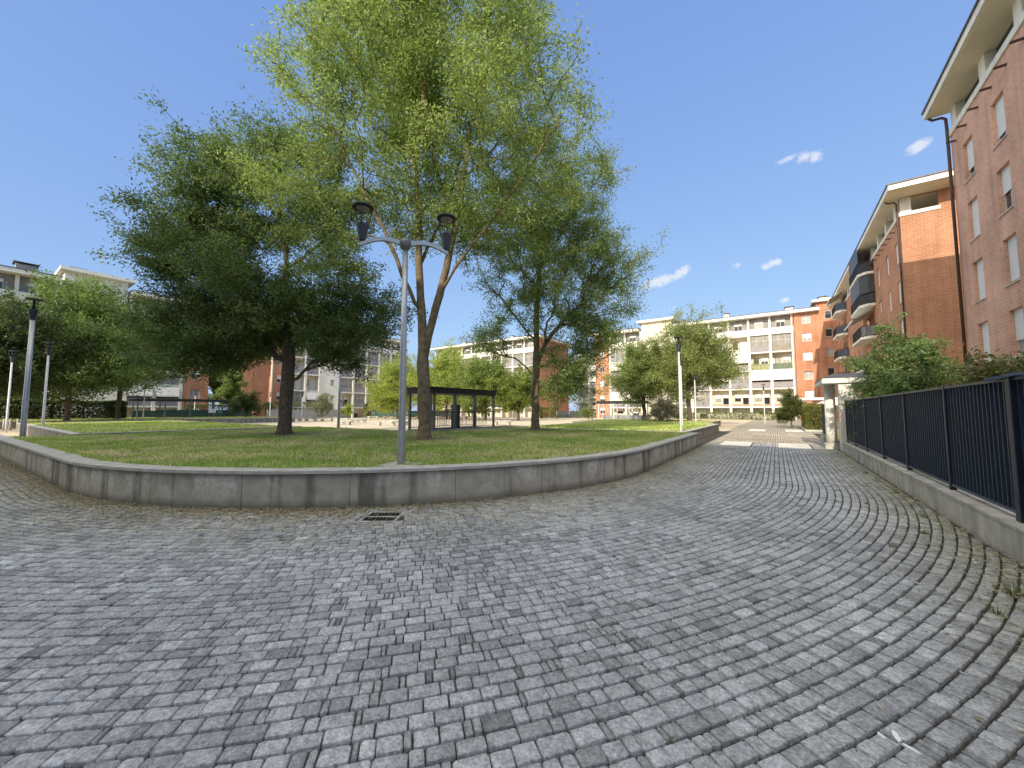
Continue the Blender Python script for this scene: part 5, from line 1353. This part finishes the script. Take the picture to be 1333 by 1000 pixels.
def mesh_fence(name, label, x0, y0, x1, y1, z, h, m):
    t = thing(name, label, 'fence', (x0, y0, z), math.atan2(y1-y0, x1-x0)); L_ = math.hypot(x1-x0, y1-y0); n = max(1, round(L_/2.5))
    for i in range(n): MB().box(i*L_/n+.04, (i+1)*L_/n-.04, -.01, .01, .12, h-.05).build('mesh_panel', M[m], t)
    for i in range(n+1): MB().tube([(i*L_/n, 0, -.1), (i*L_/n, 0, h+.08)], .035, 6).build('post', M['galv'], t)
mesh_fence('mesh_fence', 'grey mesh fence under the light green hedge behind the dark trunk', -68.6, 29.2, -68.6, 41.5, .15, 1.6, 'greymesh')
mesh_fence('mesh_fence', 'dark green mesh fence between the sapling and the lamp pole', -70, 50, -62.5, 56, 0, 1.5, 'greenmesh')
mesh_fence('mesh_fence', 'short pale grey fence just left of the lamp pole', -60.5, 57, -56.5, 60, 0, 1.7, 'greymesh')
mesh_fence('mesh_fence', 'charcoal fence panel to the right of the slim tree trunk', -34.8, 65.8, -30.4, 67.6, 0, 1.5, 'blackmesh')
mesh_fence('mesh_fence', 'grey mesh fence before the hedge and lawn beyond the left pergola', -67.5, 15.2, -68.5, 27.0, .3, 1.4, 'greenmesh')
pl_ = thing('planter', 'round planter with yellow green plants on the square right of the slim tree', 'planter', (-19.2, 44.2, 0))
MB().lathe([(.55, 0), (.7, .4), (.78, .62), (.7, .62), (.66, .55)], 18).build('pot', M['concrete_light'], pl_)
n = 1500; C = rng.normal(0, 1, (n, 3)) * np.array([.5, .5, .38]) + np.array([0, 0, 1.25]); D = rng.normal(0, 1, (n, 3)); D[:, 2] += .6; D /= np.linalg.norm(D, axis=1)[:, None]
cc = np.where(rng.random(n)[:, None] < .5, np.array([.24, .25, .06]), np.array([.09, .13, .04])) * rng.uniform(.7, 1.2, n)[:, None]
link(bpy.data.objects.new('plants', leaf_mesh('plants', C, D, rng.uniform(.1, .24, n), rng.uniform(.05, .1, n), cc)), pl_)

# ------------------------------------------------------------------ camera, sky, sun
cam = bpy.data.cameras.new('camera'); co = bpy.data.objects.new('camera', cam); COL.objects.link(co)
co.location = (0, 0, 1.6); co.rotation_euler = (R(90 + 3.9), 0, R(34.5))
cam.sensor_fit = 'HORIZONTAL'; cam.sensor_width = 36; cam.lens = 36 * 500 / 1333; cam.clip_start = .05; cam.clip_end = 2000
sc.camera = co

SUN_EL, SUN_STR, SKY_STR = R(28.6), 4.7, .15
sx, sy = .083, 1.0                      # the light travels toward (-sx, +sy)
sd = Vector((-sx, sy, 0)).normalized() * math.cos(SUN_EL) + Vector((0, 0, -math.sin(SUN_EL)))
sun = bpy.data.lights.new('sun', 'SUN'); so_ = bpy.data.objects.new('sun', sun); COL.objects.link(so_)
so_.rotation_euler = sd.to_track_quat('-Z', 'Y').to_euler(); so_.location = (20, -60, 60)
sun.energy = SUN_STR; sun.angle = R(.5); sun.color = (1., .91, .75)
w = bpy.data.worlds.new('World'); sc.world = w; w.use_nodes = True
nt = w.node_tree; Nn, Ln = nt.nodes, nt.links
bg = Nn['Background']; bg.inputs['Strength'].default_value = SKY_STR
sky = Nn.new('ShaderNodeTexSky'); sky.sky_type = 'NISHITA'; sky.sun_disc = False
sky.sun_elevation = SUN_EL
az = math.atan2(-sd.x, -sd.y)           # compass angle of the sun from +Y toward +X
sky.sun_rotation = az; sky.air_density = 1.0; sky.dust_density = .9; sky.ozone_density = 1.2; sky.altitude = 100
tc = Nn.new('ShaderNodeTexCoord')
# thin fair-weather clouds at fixed sky directions
def dirv(x, y):
    p = R(3.9); hd = R(34.5); r_ = np.array([math.cos(hd), math.sin(hd), 0]); f_ = np.array([-math.sin(hd), math.cos(hd), 0]); zz = np.array([0, 0, 1.])
    v = f_*math.cos(p) + zz*math.sin(p) + r_*(x-666.5)/500 + (-f_*math.sin(p) + zz*math.cos(p))*(500-y)/500
    return v/np.linalg.norm(v)
CLOUDS = [(858, 367, .052, .014, 12, 1.), (888, 354, .024, .013, 34, .95), (1046, 205, .013, .011, 0, .85), (1063, 203, .012, .013, 50, .8), (1025, 207, .026, .006, 5, .6), (1001, 345, .017, .009, 10, 1.), (1013, 341, .009, .009, 0, .8), (958, 346, .011, .007, 0, .55), (1195, 191, .018, .010, 12, .85), (1022, 391, .011, .007, 5, .7), (875, 401, .012, .006, 0, .35)]
acc = None
for (x, y, a, b_, rot, am) in CLOUDS:
    c = dirv(x, y); rt = np.cross(c, [0, 0, 1.]); rt /= np.linalg.norm(rt); up = np.cross(rt, c)
    e1 = (rt*math.cos(R(rot)) + up*math.sin(R(rot)))/a; e2 = (up*math.cos(R(rot)) - rt*math.sin(R(rot)))/b_
    sub = Nn.new('ShaderNodeVectorMath'); sub.operation = 'SUBTRACT'; Ln.new(tc.outputs['Generated'], sub.inputs[0]); sub.inputs[1].default_value = tuple(c)
    d1 = Nn.new('ShaderNodeVectorMath'); d1.operation = 'DOT_PRODUCT'; Ln.new(sub.outputs[0], d1.inputs[0]); d1.inputs[1].default_value = tuple(e1)
    d2 = Nn.new('ShaderNodeVectorMath'); d2.operation = 'DOT_PRODUCT'; Ln.new(sub.outputs[0], d2.inputs[0]); d2.inputs[1].default_value = tuple(e2)
    q1 = Nn.new('ShaderNodeMath'); q1.operation = 'MULTIPLY'; Ln.new(d1.outputs['Value'], q1.inputs[0]); Ln.new(d1.outputs['Value'], q1.inputs[1])
    q2 = Nn.new('ShaderNodeMath'); q2.operation = 'MULTIPLY_ADD'; Ln.new(d2.outputs['Value'], q2.inputs[0]); Ln.new(d2.outputs['Value'], q2.inputs[1]); Ln.new(q1.outputs[0], q2.inputs[2])
    mr = Nn.new('ShaderNodeMapRange'); mr.inputs['From Min'].default_value = 1.3; mr.inputs['From Max'].default_value = 0.; mr.inputs['To Min'].default_value = 0; mr.inputs['To Max'].default_value = am
    Ln.new(q2.outputs[0], mr.inputs['Value'])
    if acc is None: acc = mr.outputs[0]
    else:
        mx = Nn.new('ShaderNodeMath'); mx.operation = 'MAXIMUM'; Ln.new(acc, mx.inputs[0]); Ln.new(mr.outputs[0], mx.inputs[1]); acc = mx.outputs[0]
nz = Nn.new('ShaderNodeTexNoise'); nz.inputs['Scale'].default_value = 75; nz.inputs['Detail'].default_value = 9; nz.inputs['Roughness'].default_value = .62
Ln.new(tc.outputs['Generated'], nz.inputs['Vector'])
nr = Nn.new('ShaderNodeMapRange'); nr.inputs['From Min'].default_value = .36; nr.inputs['From Max'].default_value = .66; nr.inputs['To Min'].default_value = -.45; nr.inputs['To Max'].default_value = .85
Ln.new(nz.outputs['Fac'], nr.inputs['Value'])
sm = Nn.new('ShaderNodeMath'); sm.operation = 'MULTIPLY_ADD'; Ln.new(acc, sm.inputs[0]); sm.inputs[1].default_value = 1.0; Ln.new(nr.outputs[0], sm.inputs[2])
pr = Nn.new('ShaderNodeMath'); pr.operation = 'MULTIPLY'; Ln.new(sm.outputs[0], pr.inputs[0]); Ln.new(acc, pr.inputs[1])
fr = Nn.new('ShaderNodeMapRange'); fr.inputs['From Min'].default_value = .02; fr.inputs['From Max'].default_value = .75; fr.inputs['To Max'].default_value = .68
Ln.new(pr.outputs[0], fr.inputs['Value'])
sp3 = Nn.new('ShaderNodeSeparateColor'); cb3 = Nn.new('ShaderNodeCombineColor'); Ln.new(sky.outputs[0], sp3.inputs[0])
for ch, (ex, ga) in enumerate(((.50, .775), (.44, .925), (.235, 1.10))):      # sky colours graded and lifted per channel: compress the zenith to horizon range
    m0 = Nn.new('ShaderNodeMath'); m0.operation = 'MULTIPLY'; m0.inputs[1].default_value = .1; Ln.new(sp3.outputs[ch], m0.inputs[0])
    m1 = Nn.new('ShaderNodeMath'); m1.operation = 'POWER'; m1.inputs[1].default_value = ex; Ln.new(m0.outputs[0], m1.inputs[0])
    m2 = Nn.new('ShaderNodeMath'); m2.operation = 'MULTIPLY'; m2.inputs[1].default_value = ga / SKY_STR; Ln.new(m1.outputs[0], m2.inputs[0])
    Ln.new(m2.outputs[0], cb3.inputs[ch])
mx = Nn.new('ShaderNodeMix'); mx.data_type = 'RGBA'; Ln.new(fr.outputs[0], mx.inputs[0]); Ln.new(cb3.outputs[0], mx.inputs[6]); mx.inputs[7].default_value = (6.2, 6.3, 6.6, 1)
# bright veil added overhead and behind the camera to fill the shade
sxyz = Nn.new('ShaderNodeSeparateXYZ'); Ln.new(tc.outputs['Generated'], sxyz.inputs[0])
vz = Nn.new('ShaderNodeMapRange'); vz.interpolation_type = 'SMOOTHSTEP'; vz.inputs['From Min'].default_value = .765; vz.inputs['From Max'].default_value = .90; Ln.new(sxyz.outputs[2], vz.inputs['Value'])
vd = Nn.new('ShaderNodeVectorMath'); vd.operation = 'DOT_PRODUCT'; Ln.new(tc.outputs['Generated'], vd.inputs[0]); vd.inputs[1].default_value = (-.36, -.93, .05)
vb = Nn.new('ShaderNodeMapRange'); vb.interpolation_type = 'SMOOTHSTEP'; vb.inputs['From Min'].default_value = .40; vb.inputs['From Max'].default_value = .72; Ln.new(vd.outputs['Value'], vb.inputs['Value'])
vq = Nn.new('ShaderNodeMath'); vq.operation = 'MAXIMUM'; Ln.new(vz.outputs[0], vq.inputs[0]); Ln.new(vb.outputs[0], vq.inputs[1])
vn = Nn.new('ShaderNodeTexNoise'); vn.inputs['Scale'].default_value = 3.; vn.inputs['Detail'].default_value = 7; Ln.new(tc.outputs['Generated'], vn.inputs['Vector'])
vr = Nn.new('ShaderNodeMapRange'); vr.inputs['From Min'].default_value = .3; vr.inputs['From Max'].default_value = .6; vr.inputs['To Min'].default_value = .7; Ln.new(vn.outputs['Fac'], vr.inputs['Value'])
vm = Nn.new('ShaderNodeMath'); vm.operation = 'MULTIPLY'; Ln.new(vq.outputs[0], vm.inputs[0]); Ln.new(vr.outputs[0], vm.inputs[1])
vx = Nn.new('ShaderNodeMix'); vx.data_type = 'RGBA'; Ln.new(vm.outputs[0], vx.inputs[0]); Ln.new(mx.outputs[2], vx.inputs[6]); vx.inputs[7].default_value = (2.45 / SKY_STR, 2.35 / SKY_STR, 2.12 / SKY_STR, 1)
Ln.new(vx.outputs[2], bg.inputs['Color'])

sc.view_settings.view_transform = 'Standard'; sc.view_settings.look = 'None'; sc.view_settings.exposure = 0; sc.view_settings.gamma = 1
sc.cycles.max_bounces = 8; sc.cycles.diffuse_bounces = 5; sc.cycles.transmission_bounces = 4; sc.cycles.transparent_max_bounces = 4
sc.cycles.use_denoising = True; sc.cycles.denoiser = 'OPENIMAGEDENOISE'; sc.cycles.denoising_input_passes = 'RGB_ALBEDO_NORMAL'; sc.cycles.denoising_prefilter = 'NONE'
